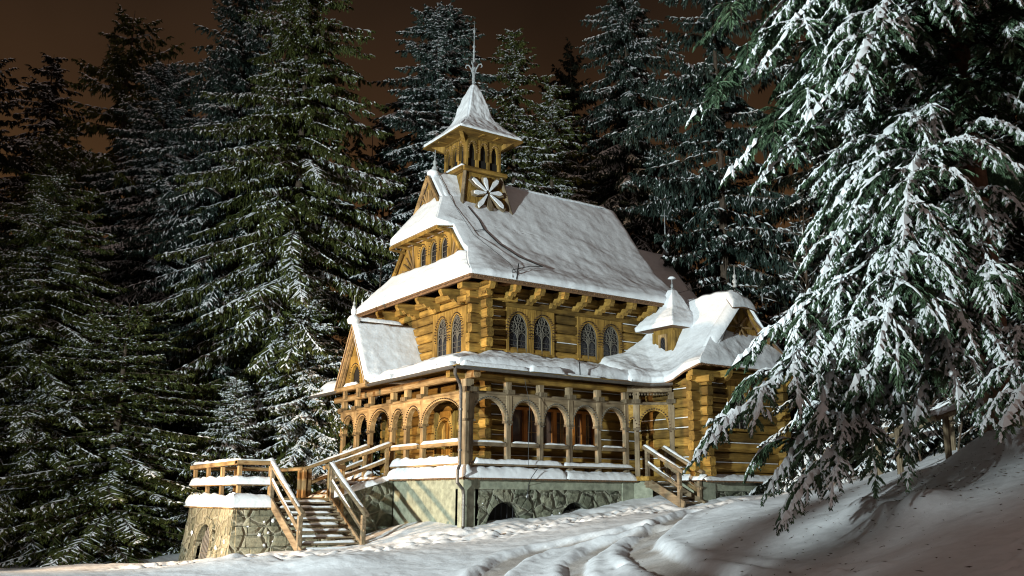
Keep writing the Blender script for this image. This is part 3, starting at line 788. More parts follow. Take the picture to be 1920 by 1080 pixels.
# front door with beaded arch
m = MB(); arch_plate(m, NF, 3.0, 4.4, 3.9, 3.7, .95, 3.1, .5, -.16, .10, z0=1.74); do = m.build('door_frame', M['gold_z'], chapel)
b = MB(); beads_arch(b, NF, 3.7, .95, 3.1, .5, .10, tail=1.2, off=.08); b.build('beading', M['dark_wood'], do)
m = MB()
for k in range(6): fbox(m, NF, 3.24 + k * .155, 3.385 + k * .155, 1.76, 3.55, -.12, -.08)
dd = m.build('door', M['gold_z'], chapel)
m = MB(); m.tube([NF.p(3.35, 2.7, -.08), NF.p(3.35, 2.7, -.02), NF.p(3.35, 2.82, -.02), NF.p(3.35, 2.82, -.08)], .012, 5); m.build('handle', M['iron'], dd)
# upper windows
window_group('arched_window', NL, 2.62, 4.62, 5.85, 7.35, (3.10, 4.12), .76, 6.62, .50, chapel)
window_group('arched_window', NL, 5.66, 7.70, 5.85, 7.35, (6.16, 7.20), .76, 6.62, .50, chapel)
window_group('arched_window', NF, 2.42, 4.75, 5.85, 7.42, (3.08, 4.08), .70, 6.65, .52, chapel)
# top plates and wave-cut rafter brackets under the eaves
m = MB(); m.beam(NL.p(.75, 7.88, .06), NL.p(NX1 + .5, 7.88, .06), .32, .26, .04); m.beam(NL.p(1.1, 7.60, .03), NL.p(2.9, 7.60, .20), .24, .2, .04); m.build('top_plate', M['gold_x'], chapel)
m = MB(); m.beam(NF.p(.75, 7.90, .04), NF.p(NY1 + .9, 7.90, .04), .32, .24, .04); m.beam(NF.p(1.0, 7.62, .03), NF.p(2.6, 7.62, .22), .24, .2, .04); m.build('top_plate', M['gold_y'], chapel)
def bracket(fr, u, mat):
    prof = [(0, 7.52), (.15, 7.50), (.24, 7.62), (.36, 7.56), (.44, 7.66), (.56, 7.62), (.66, 7.74), (.84, 7.72), (.92, 7.86), (.92, 8.0), (0, 8.0)]
    m = MB(); m.poly([fr.p(u - .10, z - .02, n) for n, z in prof], fr.u * .20); fix_normals(m.build('eave_bracket', M[mat], chapel))
for u in (1.5, 2.52, 3.52, 4.53, 5.53, 6.57, 7.6, 8.6, 9.6): bracket(NL, u, 'gold_y')
for u in (2.74, 4.43, 5.97, 7.59): bracket(NF, u, 'gold_x')
m = MB()
m.poly([(.62, .62, 8.05), (10.6, .62, 8.05), (10.6, 1.7, 8.28), (1.45, 1.7, 8.28)], (0, 0, -.04))
m.poly([(.62, .62, 8.045), (1.45, 1.6, 8.27), (1.45, 8.4, 8.27), (.62, 9.4, 8.045)], (0, 0, -.04))
fix_normals(m.build('soffit_boards', M['shingle'], chapel))

# ---- main roof ----------------------------------------------------
YC = 5.0; X1 = 10.5
PROF = [(.55, 8.05), (1.0, 8.30), (1.6, 8.70), (2.5, 9.45), (3.1, 10.20), (3.75, 11.05), (4.4, 11.92), (5.0, 12.70)]
def prof_at(y):
    for (a, za), (b, zb) in zip(PROF, PROF[1:]):
        if y <= b: return za + (zb - za) * (y - a) / (b - a)
    return PROF[-1][1]
def x_start(y, z):
    if z < 9.2: return .55 + (z - 8.05) / 1.15 * .85
    if z < 10.34: return 1.38
    if z < 11.55: return .72 + (z - 10.34) / 1.21 * .73
    return 1.45
def slope_grid(mirror, nv=64, nu=90, lift=0.0, xe=X1):
    ys_ = np.linspace(.55, 5.0, nv); rows = []
    for y in ys_:
        z = prof_at(y); x0 = x_start(y, z)
        rows.append([Vector((x0 + (xe + (.0) - x0) * i / (nu - 1), y if not mirror else 2 * YC - y, z + lift)) for i in range(nu)])
    return [[rows[j][i] for j in range(nv)] for i in range(nu)]
def shell(name, P, t, mat, parent, **k):
    nu = len(P); nv = len(P[0]); V = [p for r in P for p in r] + [p - Vector((0, 0, t)) for r in P for p in r]; n = nu * nv; F = []
    for i in range(nu - 1):
        for j in range(nv - 1):
            a = i * nv + j; F.append((a, a + 1, a + nv + 1, a + nv)); F.append((n + a + nv, n + a + nv + 1, n + a + 1, n + a))
    for j in range(nv - 1): F += [(j, n + j, n + j + 1, j + 1), ((nu - 1) * nv + j + 1, n + (nu - 1) * nv + j + 1, n + (nu - 1) * nv + j, (nu - 1) * nv + j)]
    for i in range(nu - 1): F += [(i * nv, (i + 1) * nv, n + (i + 1) * nv, n + i * nv), (i * nv + nv - 1, n + i * nv + nv - 1, n + (i + 1) * nv + nv - 1, (i + 1) * nv + nv - 1)]
    m = MB(); m.add(V, F); o = m.build(name, mat, parent, **k); fix_normals(o); return o
r1 = shell('main_roof', slope_grid(False, 40, 30), .07, M['shingle'], chapel)
r2 = shell('main_roof', slope_grid(True, 40, 30), .07, M['shingle'], chapel)
snow_slab('snow_cover', slope_grid(False, 96, 150, .0), .33, r1, bulge=.10, rnd=.40, edges=(2, 1, 1, 0), amp=.028, freq=1.1, mat=M['roof_snow'], seed=1)
snow_slab('snow_cover', slope_grid(True, 60, 60, .0), .33, r2, bulge=.10, rnd=.40, edges=(2, 1, 1, 0), amp=.028, freq=1.1, mat=M['roof_snow'], seed=1)
tm = MB(); teeth(tm, Fr((0, .55), (1, 0), (0, -1)), .6, 10.5, 8.03, .0, drop=.05, step=.085); teeth(tm, Fr((.55, 0), (0, 1), (-1, 0)), .6, 9.4, 8.03, .0, drop=.05, step=.085)
tm.build('shingle_teeth', M['shingle'], r1)
m = MB(); m.beam((.6, .62, 7.96), (10.5, .62, 7.96), .05, .10, .01); m.beam((.62, .6, 7.96), (.62, 9.4, 7.96), .05, .10, .01); m.build('fascia', M['shingle'], r1)
# front skirt below the gable
def skirt(u, v):
    y0 = .55 + (2.22 - .55) * v; z = prof_at(y0); x = x_start(y0, z); y1 = 2 * YC - y0
    return Vector((x, y0 + (y1 - y0) * u, z))
s1 = shell('skirt_roof', grid_fn(skirt, 20, 12), .06, M['shingle'], chapel)
snow_slab('snow_cover', grid_fn(lambda u, v: skirt(u, v * .93), 110, 26), .33, s1, bulge=.09, rnd=.36, edges=(2, 2, 1, 1), amp=.028, freq=1.1, seed=1, mat=M['snow'])
# gable wall with three arched lights
GF = Fr((1.45, 0), (0, 1), (-1, 0))
m = MB()
gw = [(2.30, 9.15), (7.70, 9.15), (7.62, 9.50), (6.85, 10.42), (3.15, 10.42), (2.38, 9.50)]
for a, b, c_ in ((3.28, 4.18, 3.80), (4.18, 4.98, 4.58), (4.98, 5.9, 5.36)):
    arch_plate(m, GF, a + .001, b - .001, 10.5, c_, .46, 9.80, .30, -.14, .05, .2, z0=9.1)
for sg in (-1, 1):
    ya = YC - 1.72 if sg < 0 else YC + .9
    q = [(3.279, 9.1), (3.279, 10.45), (2.75, 9.95), (2.2, 9.2), (2.2, 9.1)] if sg < 0 else [(5.901, 9.1), (7.8, 9.1), (7.8, 9.2), (6.9, 10.4), (5.901, 10.45)]
    m.poly([GF.p(y, z, -.12) for y, z in q], GF.n * .13)
g = m.build('gable_wall', M['gold_z'], chapel); fix_normals(g)
b = MB()
for c_ in (3.80, 4.58, 5.36):
    beads_arch(b, GF, c_, .46, 9.80, .33, .05, off=.06, step=.075, tail=.1, s=.032)
b.build('beading', M['dark_wood'], g)
for c_ in (3.80, 4.58, 5.36): tracery_window(GF, c_, .46, 9.15, 9.80, .30, g, n=.03, lights=1)
rr_ = MB()
for (fy, fz, ang) in ((3.22, 9.22, [100, 118, 136, 152, 168]), (6.0, 9.22, [80, 62, 46, 30, 14])):
    for a in ang:
        L = 1.15 if abs(a - 90) < 40 else 1.0
        e = (fy + math.cos(R(a)) * L, fz + math.sin(R(a)) * L)
        e = (max(2.5, min(7.6, e[0])), e[1])
        lim = prof_at(e[0] if e[0] < 5 else 10 - e[0]) - .12
        e = (e[0], min(e[1], lim))
        rr_.beam(GF.p(fy, fz, .045), GF.p(e[0], e[1], .045), .06, .07, .012, up=GF.n)
rr_.build('fan_rays', M['tan_z'], g)
m = MB()
for mir in (0, 1):
    pts = [(2.32, 9.28), (2.6, 9.58), (3.0, 10.05), (3.28, 10.40)]
    for a, b_ in zip(pts, pts[1:]):
        ya, yb = (a[0], b_[0]) if not mir else (10 - a[0], 10 - b_[0])
        m.beam(GF.p(ya, a[1] - .06, .14), GF.p(yb, b_[1] - .06, .14), .10, .12, .01)
m.build('verge_board', M['gold_z'], g)
# hood over the gable
def hood(u, v):
    y0 = 3.2 + (4.12 - 3.2) * v; z = prof_at(y0); x = x_start(y0, z + .001); y1 = 2 * YC - y0
    return Vector((x, y0 + (y1 - y0) * u, z))
h1 = shell('hood_roof', grid_fn(lambda u, v: hood(u, .1 + .9 * v) - Vector((0, 0, .04)), 14, 10), .07, M['shingle'], chapel)
snow_slab('snow_cover', grid_fn(hood, 60, 28), .33, h1, bulge=.09, rnd=.32, edges=(2, 2, 1, 0), amp=.028, freq=1.1, seed=1)
m = MB(); m.poly([(.74, 3.2, 10.30), (.74, 6.8, 10.30), (1.5, 6.9, 10.40), (1.5, 3.1, 10.40)], (0, 0, -.05)); m.beam((.78, 3.15, 10.25), (.78, 6.85, 10.25), .06, .12, .01)
for y in (3.2, 3.9, 4.7, 5.5, 6.2, 6.8): m.beam((.80, y, 10.22), (1.45, y, 10.16), .10, .10, .02)
fix_normals(m.build('hood_soffit', M['gold_x'], chapel))
# little gablet at the ridge end
G2 = Fr((1.42, 0), (0, 1), (-1, 0)); m = MB()
m.poly([G2.p(4.1, 11.45, -.05), G2.p(5.9, 11.45, -.05), G2.p(5.0, 12.62, -.05)], G2.n * .05); go = m.build('ridge_gablet', M['gold_z'], chapel); fix_normals(go)
m = MB(); 
for k in range(7):
    a = R(40 + k * 16.6); m.beam(G2.p(5, 11.5, .03), G2.p(5 + math.cos(a) * .62, 11.5 + math.sin(a) * .72, .03), .07, .06, .01, up=G2.n)
m.build('fan_rays', M['tan_z'], go)
m = MB(); m.beam(G2.p(4.0, 11.36, .10), G2.p(5.0, 12.72, .10), .10, .12, .01); m.beam(G2.p(6.0, 11.36, .10), G2.p(5.0, 12.72, .10), .10, .12, .01); m.build('verge_board', M['tan_y'], go)
def finial(c, s=1.0, name='finial', cross=False, parent=chapel):
    m = MB(); m.lathe([(.02 * s, 0), (.10 * s, .02 * s), (.11 * s, .10 * s), (.05 * s, .16 * s), (.12 * s, .24 * s), (.13 * s, .32 * s), (.05 * s, .42 * s), (.09 * s, .50 * s), (.09 * s, .58 * s), (.03 * s, .66 * s), (.015 * s, 1.05 * s), (.004 * s, 1.1 * s)], c, 10)
    if cross:
        c = Vector(c); m.beam(c + Vector((0, 0, 1.0 * s)), c + Vector((0, 0, 1.6 * s)), .035, .035, .004); m.beam(c + Vector((-.16, .10, 1.38 * s)), c + Vector((.16, -.10, 1.38 * s)), .03, .03, .004)
    return m.build(name, M['lead'], parent, smooth=True)
finial((1.62, 5.0, 12.82), .95)
m = MB(); m.lathe([(.05, 0), (.22, .03), (.24, .14), (.14, .24), (.03, .28)], (1.55, 5, 12.78), 12); m.build('ridge_snow_cap', M['snow'], chapel, smooth=True)
# open ridge comb behind the tower
m = MB(); m.beam((4.2, 5, 12.98), (9.9, 5, 12.98), .05, .04, .005)
for k in range(48): m.beam((4.3 + k * .117, 5, 12.86), (4.3 + k * .117, 5, 12.97), .045, .045, .004)
m.build('ridge_comb', M['dark_wood'], chapel)
snow_bar('ridge_snow', (4.2, 5, 13.0), (9.9, 5, 13.0), .16, .06, chapel)

# ---- belfry -------------------------------------------------------
TX, TY = 3.27, 5.0
def sq(h, z, x=TX, y=TY): return [(x - h, y - h, z), (x + h, y - h, z), (x + h, y + h, z), (x - h, y + h, z)]
m = MB()
a, b = sq(1.18, 11.0), sq(.80, 12.95)
m.add(a + b, [(0, 1, 5, 4), (1, 2, 6, 5), (2, 3, 7, 6), (3, 0, 4, 7), (4, 5, 6, 7), (3, 2, 1, 0)])
bt = m.build('belfry_base', M['gold_z'], chapel)
for i in range(4): m = MB(); m.beam(a[i], b[i], .14, .14, .02); m.build('corner_timber', M['grey_z'], bt)
# snow-laden flower of eight boards on the side panel
cf = Vector((TX + .02, TY - 1.03, 12.10)); nrm = Vector((0, -1, .195)).normalized(); uu = Vector((1, 0, 0)); vv = nrm.cross(uu); vv = -vv if vv.z < 0 else vv
m = MB(); sn = MB()
for k in range(8):
    t = 2 * PI * k / 8 + .12; d = uu * math.cos(t) + vv * math.sin(t); s_ = uu * -math.sin(t) + vv * math.cos(t); L = .60 if k % 2 == 0 else .80
    p0 = cf + d * .10; 
    m.poly([p0 + s_ * .03, p0 + d * (L * .7) + s_ * .125, p0 + d * L + s_ * .09, p0 + d * L - s_ * .09, p0 + d * (L * .7) - s_ * .125, p0 - s_ * .03], nrm * .10)
    if k != 6:
        q = p0 + nrm * .10 + Vector((0, 0, .02))
        sn.poly([q + s_ * .02, q + d * (L * .6) + s_ * .10, q + d * L * (.80 + .03 * k % .2) + s_ * .06, q + d * L * .88 - s_ * .04, q + d * (L * .7) - s_ * .08, q - s_ * .02], nrm * .05)
fix_normals(m.build('flower_boards', M['grey_z'], bt)); fix_normals(sn.build('flower_snow', M['snow'], bt))
m = MB(); m.beam((TX - .95, TY - .95, 13.03), (TX + .95, TY - .95, 13.03), .16, .16, .03); m.beam((TX - .95, TY + .95, 13.03), (TX + .95, TY + .95, 13.03), .16, .16, .03)
m.beam((TX - .95, TY - .9, 13.045), (TX - .95, TY + .9, 13.045), .16, .15, .03); m.beam((TX + .95, TY - .9, 13.045), (TX + .95, TY + .9, 13.045), .16, .15, .03)
m.box((TX - .88, TY - .88, 12.95), (TX + .88, TY + .88, 13.06)); m.build('belfry_floor', M['gold_x'], bt)
m = MB(); m.box((TX - .7, TY - .7, 13.07), (TX + .7, TY + .7, 14.3)); m.build('belfry_void', M['void'], bt)
for fr in (Fr((TX - .80, TY - .80), (1, 0), (0, -1)), Fr((TX - .80, TY - .80), (0, 1), (-1, 0)), Fr((TX - .8, TY + .8), (1, 0), (0, 1)), Fr((TX + .8, TY - .8), (0, 1), (1, 0))):
    m = MB(); bd = MB()
    for k in range(4): u = .05 + k * .5; m.beam(fr.p(u, 13.06, -.07), fr.p(u, 14.35, -.07), .11, .13, .015, up=fr.u)
    for k in range(3):
        c_ = .30 + k * .5; arch_plate(m, fr, c_ - .20, c_ + .20, 14.33, c_, .28, 13.82, .28, -.11, .01, .3, z0=13.5)
        beads_arch(bd, fr, c_, .28, 13.85, .30, .01, off=.04, step=.07, tail=.07, s=.034)
    m.beam(fr.p(0, 14.38, -.02), fr.p(1.6, 14.38, -.02), .18, .16, .03)
    ar = m.build('belfry_arcade', M['gold_z'], bt); bd.build('beading', M['tan_z'], ar)
for sx in (-1, 1):
    for sy in (-1, 1):
        m = MB(); m.poly([(TX + sx * .74, TY + sy * .74, 14.05), (TX + sx * 1.25, TY + sy * 1.25, 14.44), (TX + sx * .74, TY + sy * .74, 14.44)], Vector((sx * .10, -sy * .10, 0)))
        fix_normals(m.build('belfry_bracket', M['gold_z'], bt))
    for k in (-.3, .35):
        m = MB(); m.beam((TX + sx * .75, TY + k, 14.42), (TX + sx * 1.33, TY + k, 14.36), .09, .09, .01); m.build('belfry_rafter', M['gold_x'], bt)
        m = MB(); m.beam((TX + k, TY + sx * .75, 14.42), (TX + k, TY + sx * 1.33, 14.36), .09, .09, .01); m.build('belfry_rafter', M['gold_y'], bt)
SP = [(1.40, 14.42), (1.20, 14.58), (.92, 14.84), (.62, 15.18), (.47, 15.55), (.38, 15.95), (.22, 16.45), (.05, 16.85)]
m = MB(); m.lathe([(r * 1.4142, z) for r, z in SP], (TX, TY, 0), 4, rot=PI / 4); m.box((TX - 1.42, TY - 1.42, 14.36), (TX + 1.42, TY + 1.42, 14.42)); sp = m.build('spire', M['gold_x'], chapel)
def spire_side(q):
    d = [(0, -1), (1, 0), (0, 1), (-1, 0)][q]
    def f(u, v):
        t = v * (len(SP) - 1); i = min(int(t), len(SP) - 2); k = t - i; r = SP[i][0] + (SP[i + 1][0] - SP[i][0]) * k; z = SP[i][1] + (SP[i + 1][1] - SP[i][1]) * k
        n_ = Vector((d[0], d[1], 0)); s_ = Vector((-d[1], d[0], 0)); return Vector((TX, TY, z)) + n_ * r + s_ * r * (2 * u - 1)
    return f
for q in range(4):
    d = [(0, -1, .8), (1, 0, .8), (0, 1, .8), (-1, 0, .8)][q]
    P = grid_fn(spire_side(q), 40, 60)
    snow_slab('snow_cover', P, .10, sp, rnd=.10, edges=(0, 0, 1, 0), amp=.03, freq=2.2, up=Vector((0, 0, 1)), seed=q + 10)
    snow_slab('snow_cover', P, .085, sp, rnd=.12, edges=(0, 0, 1, 0), amp=.03, freq=2.2, up=Vector(d).normalized(), seed=q + 20)
m = MB(); m.lathe([(.05, 16.9), (.07, 17.2), (.05, 17.5), (.10, 17.62), (.05, 17.74), (.11, 17.85), (.05, 17.98), (.035, 18.5), (.07, 18.56), (.025, 18.66), (.018, 19.15), (.05, 19.2), (.05, 19.28), (.012, 19.34), (.004, 19.7)], (TX, TY, 0), 10)
for k in range(4):
    t = k * PI / 2 + PI / 4; m.tube([(TX + math.cos(t) * r, TY + math.sin(t) * r, z) for r, z in ((.03, 17.35), (.10, 17.6), (.20, 17.78), (.30, 17.80), (.34, 17.70), (.28, 17.64))], [.025, .03, .03, .028, .022, .012], 6)
m.build('spire_finial', M['lead'], sp, smooth=True)
m = MB(); m.tube([(2.1, 4.0, 14.75), (2.1, 4.0, 13.6), (2.15, 3.9, 13.0)], .012, 5)
# snow cushions on the belfry's front sill
snow_bar('sill_snow', (TX - .96, TY + .9, 13.12), (TX - .96, TY - .95, 13.12), .16, .09, bt)
# saddle of snow between gablet and belfry
def saddle(u, v):
    s = abs(2 * u - 1); return Vector((1.55 + .95 * v, 5 + (u - .5) * 1.9, 12.72 - 1.12 * s * .95 - .05 + .30 * v * v * (1 - s)))
snow_slab('ridge_snow', grid_fn(saddle, 30, 20), .22, chapel, rnd=.2, edges=(1, 1, 1, 0), amp=.03)

# ---- chancel roof beyond -------------------------------------------
def chan(sgn):
    def f(u, v):
        x = 10.4 + (4.6) * u; hip = max(0, (x - 13.2) / 1.8); zt = 11.25 - .0 * u; h = min(v, 1 - .0)
        y = 1.6 + 3.4 * v; z = 7.2 + (11.25 - 7.2) * (v ** 1.12)
        z = z - hip * v * 1.9
        return Vector((x, y if sgn > 0 else 10 - y, z))
    return f
c1 = shell('chancel_roof', grid_fn(chan(1), 14, 14), .07, M['shingle'], chapel); c2 = shell('chancel_roof', grid_fn(chan(-1), 14, 14), .07, M['shingle'], chapel)
snow_slab('snow_cover', grid_fn(chan(1), 50, 50), .24, c1, rnd=.3, edges=(0, 1, 1, 0), amp=.03, mat=M['roof_snow']); snow_slab('snow_cover', grid_fn(chan(-1), 30, 30), .24, c2, rnd=.3, edges=(0, 1, 1, 0), amp=.03)
log_wall('chancel_wall', Fr((0, 2.3), (1, 0), (0, -1)), 10.4, 14.4, .8, 7.3, chapel)
log_wall('chancel_wall', Fr((14.4, 0), (0, 1), (1, 0)), 2.3, 7.7, .8, 7.3, chapel)
log_wall('nave_wall', Fr((NX1, 0), (0, 1), (1, 0)), 1.6, NY1, 1.0, 8.0, chapel)
m = MB(); m.poly([(10.42, 1.7, 8.0), (10.42, 8.3, 8.0), (10.42, 5.0, 12.5)], (.08, 0, 0)); fix_normals(m.build('gable_wall', M['gold_z'], chapel))
log_wall('nave_wall', Fr((0, NY1), (1, 0), (0, 1)), 1.6, NX1, 1.0, 7.9, chapel)
finial((13.3, 5, 11.5), 1.3, cross=True)

# ---- porch roof -----------------------------------------------------
PE = -.62
def pr_front(y0, y1):
    def f(u, v):
        y = y0 + (y1 - y0) * u; x = PE + 2.22 * v; z = 4.86 + .62 * (v ** 1.1)
        if y0 < 0: y = max(y, PE + (x - PE) * 1.0) if u == 0 else (PE + (x - PE)) + (y1 - (PE + (x - PE))) * u
        return Vector((x, y, z))
    return f
def pr_side(u, v):
    y = PE + 2.22 * v; x0 = PE + (y - PE); x = x0 + (7.05 - x0) * u; return Vector((x, y, 4.86 + .62 * v ** 1.1))
pf1 = shell('porch_roof', grid_fn(pr_front(-.62, 5.3), 16, 8), .06, M['gold_y'], chapel)
pf2 = shell('porch_roof', grid_fn(pr_front(7.7, 10.4), 8, 8), .06, M['gold_y'], chapel)
ps = shell('porch_roof', grid_fn(pr_side, 20, 8), .06, M['gold_x'], chapel)
snow_slab('snow_cover', grid_fn(lambda u, v: pr_front(-.62, 5.3)(u, .10 + .9 * v), 90, 36), .34, pf1, bulge=.09, rnd=.30, edges=(2, 1, 1, 1), amp=.04, freq=1.3, seed=31)
snow_slab('snow_cover', grid_fn(lambda u, v: pr_front(7.7, 10.4)(u, .08 + .9 * v), 40, 30), .34, pf2, bulge=.09, rnd=.30, edges=(1, 1, 1, 1), amp=.05, freq=1.3, seed=32)
snow_slab('snow_cover', grid_fn(lambda u, v: pr_side(u, .08 + .92 * v), 130, 36), .34, ps, bulge=.09, rnd=.30, edges=(2, 0, 1, 1), amp=.04, freq=1.3, seed=31)
# slipped snow lying in the gutter line
for a, b, w_, T_ in ((-.45, 2.0, .22, .12), (2.0, 3.4, .30, .2), (3.4, 4.9, .12, .06)):
    snow_bar('gutter_snow', (a, PE + .02, 4.86), (b, PE + .02, 4.86), w_, T_, ps, seed=a)
for a, b, w_, T_ in ((-.4, 1.4, .30, .13), (1.5, 3.4, .20, .10), (3.5, 5.0, .34, .16)):
    snow_bar('gutter_snow', (PE + .04, b, 4.86), (PE + .04, a, 4.86), w_, T_, pf1, seed=a + 3)
snow_bar('gutter_snow', (PE + .04, 10.35, 4.86), (PE + .04, 7.8, 4.86), .26, .12, pf2, seed=9)
def gutter(p0, p1):
    p0 = Vector(p0); p1 = Vector(p1); d = (p1 - p0).normalized(); s = Vector((-d.y, d.x, 0)); V = []; F = []
    for k in range(9):
        t = PI + PI * k / 8
        for p in (p0, p1): V.append(p + s * math.cos(t) * .075 + Vector((0, 0, math.sin(t) * .075)))
    for k in range(8): F.append((2 * k, 2 * k + 1, 2 * k + 3, 2 * k + 2))
    m = MB(); m.add(V, F); o = m.build('gutter', M['metal'], chapel); md = o.modifiers.new('s', 'SOLIDIFY'); md.thickness = .012; return o
gutter((-.70, -.70, 4.82), (6.95, -.70, 4.80)); gutter((-.70, -.70, 4.82), (-.70, 5.15, 4.82)); gutter((-.70, 7.65, 4.82), (-.70, 10.4, 4.82))
m = MB(); m.tube([(-.66, -.66, 4.78), (-.60, -.55, 4.60), (-.18, -.12, 4.38), (-.10, -.06, 4.2), (-.10, -.06, 1.95), (-.22, -.16, 1.80), (-.24, -.18, 1.45), (.08, .03, 1.25), (.12, .05, 1.1), (.12, .05, .18), (.02, -.08, .08)], .052, 9)
for z in (3.6, 2.4, .8): m.tube([(-.10, -.06, z - .03), (-.10, -.06, z + .03)] if z > 1 else [(.12, .05, z - .03), (.12, .05, z + .03)], .066, 9)
m.build('downspout', M['metal'], chapel, smooth=False)

# ---- entrance gable over the front steps -------------------------
EG = Fr((-.58, 0), (0, 1), (-1, 0)); EC = 6.5
m = MB()
arch_plate(m, EG, EC - .52, EC + .52, 5.98, EC, .74, 5.20, .40, -.10, .02, .3, z0=4.86)
for s in (-1, 1): m.poly([EG.p(EC + s * .521, 4.9, -.10), EG.p(EC + s * .521, 5.98, -.10), EG.p(EC + s * 1.10, 4.9, -.10)], EG.n * .10)
m.poly([EG.p(EC - .52, 5.981, -.10), EG.p(EC + .52, 5.981, -.10), EG.p(EC, 6.85, -.10)], EG.n * .10)
eg = m.build('entrance_gable', M['gold_z'], chapel); fix_normals(eg)
b = MB(); beads_arch(b, EG, EC, .74, 5.22, .43, .02, off=.05, tail=.28); b.build('beading', M['dark_wood'], eg)
m = MB()
for k in range(4):
    o_ = .0 + k * .075
    for s in (-1, 1): m.beam(EG.p(EC + s * (1.30 - o_), 4.82, .20 - .045 * k), EG.p(EC, 7.08 - o_ * 1.6, .20 - .045 * k), .08, .055, .01)
m.build('verge_board', M['tan_y'], eg)
v = MB(); v.box((-.46, EC - .36, 4.88), (-.44, EC + .36, 5.6)); v.build('dark_opening', M['void'], eg)
m = MB(); m.beam((-.70, EC - 1.25, 4.82), (-.70, EC + 1.25, 4.82), .16, .16, .02)
for s in (-.55, .55): m.beam((-.70, EC + s, 4.45), (-.70, EC + s, 4.85), .14, .14, .02, up=(0, 1, 0))
m.build('gable_tie_beam', M['tan_y'], eg)
snow_bar('sill_snow', (-.72, EC + .5, 4.90), (-.72, EC - .5, 4.90), .18, .12, eg)
def eslope(s):
    def f(u, v): return Vector((-.82 + 2.6 * u, EC - s * (1.22 * (1 - v)), 4.92 + 2.12 * v ** 1.05 - .30 * u * 0))
    return f
for s in (1, -1):
    es = shell('entrance_gable_roof', grid_fn(eslope(s), 6, 8), .05, M['shingle'], chapel)
    snow_slab('snow_cover', grid_fn(eslope(s), 50, 44), .20, es, rnd=.16, edges=(1, 0, 1, 0), amp=.025, seed=40 + s, up=Vector((0, -s * .5, .86)))
m = MB(); m.beam((-.6, EC, 7.26), (1.75, EC, 7.26), .05, .05, .005)
for k in range(20): m.beam((-.5 + k * .115, EC, 7.10), (-.5 + k * .115, EC, 7.26), .04, .04, .004)
m.build('ridge_comb', M['dark_wood'], chapel)
snow_bar('ridge_snow', (-.75, EC, 7.26), (1.2, EC, 7.28), .24, .14, chapel)
m = MB(); m.lathe([(.05, 0), (.20, .02), (.24, .16), (.16, .28), (.07, .34), (.10, .42), (.10, .52), (.05, .62), (.015, .66)], (-.75, EC, 7.12), 12); m.build('ridge_snow_cap', M['snow'], chapel, smooth=True)
finial((-.75, EC, 7.6), .55)

# ---- side chapel on the right --------------------------------------
WA = Fr((8.0, 0), (0, 1), (-1, 0)); WB = Fr((0, -2.0), (1, 0), (0, -1)); WX1 = 12.0
log_wall('side_chapel_wall', WA, -2.0, 1.3, 1.74, 5.0, chapel, ext=(1, 0), phase=0, snow=.75, endlen=.34)
log_wall('side_chapel_wall', WB, 8.0, WX1, 1.74, 5.5, chapel, ext=(1, 1), phase=1, cut=[(9.25, 10.45, 3.3, 4.9)], snow=.3, endlen=.34)
log_wall('side_chapel_wall', Fr((WX1, 0), (0, 1), (1, 0)), -2.0, 2.0, 1.74, 5.4, chapel, ext=(1, 0), phase=0)
window_group('arched_window', WB, 9.25, 10.45, 3.35, 5.0, (9.85,), .80, 4.1, .55, chapel)
m = MB(); m.box((8.15, -1.85, .2), (11.9, 1.5, 1.27)); sb2 = m.build('stone_base', M['stone'], chapel); rubble(Fr((0, -1.85), (1, 0), (0, -1)), 8.66, 11.85, .5, 1.25, [], 70, 8, M['stone'], sb2)
m = MB(); m.box((8.1, -1.9, 1.27), (11.95, 1.5, BZ)); m.box((8.06, -1.94, .2), (8.62, -1.5, BZ - .004)); m.box((8.08, -1.5, .2), (8.4, 1.2, BZ - .006)); m.build('plaster_band', M['plaster'], chapel)
m = MB(); ledge_prism(m, WB, 7.9, 12.1, o=.26); ledge_prism(m, WA, -2.2, -.2, o=.26); lo = m.build('shingled_ledge', M['shingle'], chapel)
m = MB(); teeth(m, WB, 7.9, 12.1, BZ + .01, .26); m.build('shingle_teeth', M['shingle'], lo)
ledge_snow(WB, 7.85, 12.1, o=.28, T=.07, seed=51); ledge_snow(WA, -2.2, -.6, o=.26, T=.06, seed=52)
m = MB(); m.beam((7.5, -2.1, 5.10), (12.5, -2.1, 5.10), .22, .22, .03); m.build('wall_plate', M['gold_x'], chapel)
m = MB(); m.beam((7.95, -2.6, 4.9), (7.95, 1.0, 4.9), .22, .22, .03); m.build('wall_plate', M['gold_y'], chapel)
for x, l in ((8.9, .5), (WX1, .55)):
    m = MB(); m.poly([(x - .1, -2.0, 4.85), (x - .1, -2.35, 4.9), (x - .1, -2.55, 5.05), (x - .1, -2.6, 5.25), (x - .1, -2.0, 5.25)], (.2, 0, 0)); fix_normals(m.build('eave_bracket', M['gold_y'], chapel))
# left slope, flowing down into the porch roof
BOT = [(5.6, -.62, 4.86), (6.4, -.64, 4.85), (7.0, -.72, 4.84), (7.35, -1.0, 4.86), (7.42, -1.35, 4.95), (7.42, -1.9, 5.18), (7.42, -2.62, 5.36)]
TOP = [(5.6, 1.6, 5.50), (7.0, 1.6, 5.62), (7.9, 1.6, 5.95), (8.7, 1.6, 6.5), (9.6, 1.3, 7.3), (10.0, .2, 7.95), (10.0, -1.95, 8.0)]
def poly_at(P, t):
    t *= len(P) - 1; i = min(int(t), len(P) - 2); k = t - i; return Vector(P[i]).lerp(Vector(P[i + 1]), k)
def wslope(u, v):
    a = poly_at(BOT, u); b = poly_at(TOP, u); p = a.lerp(b, v); sag = .78 * min(1, max(0, (u - .25) * 2)); p.z -= sag * math.sin(PI * v) * (1 - .3 * v)
    return p
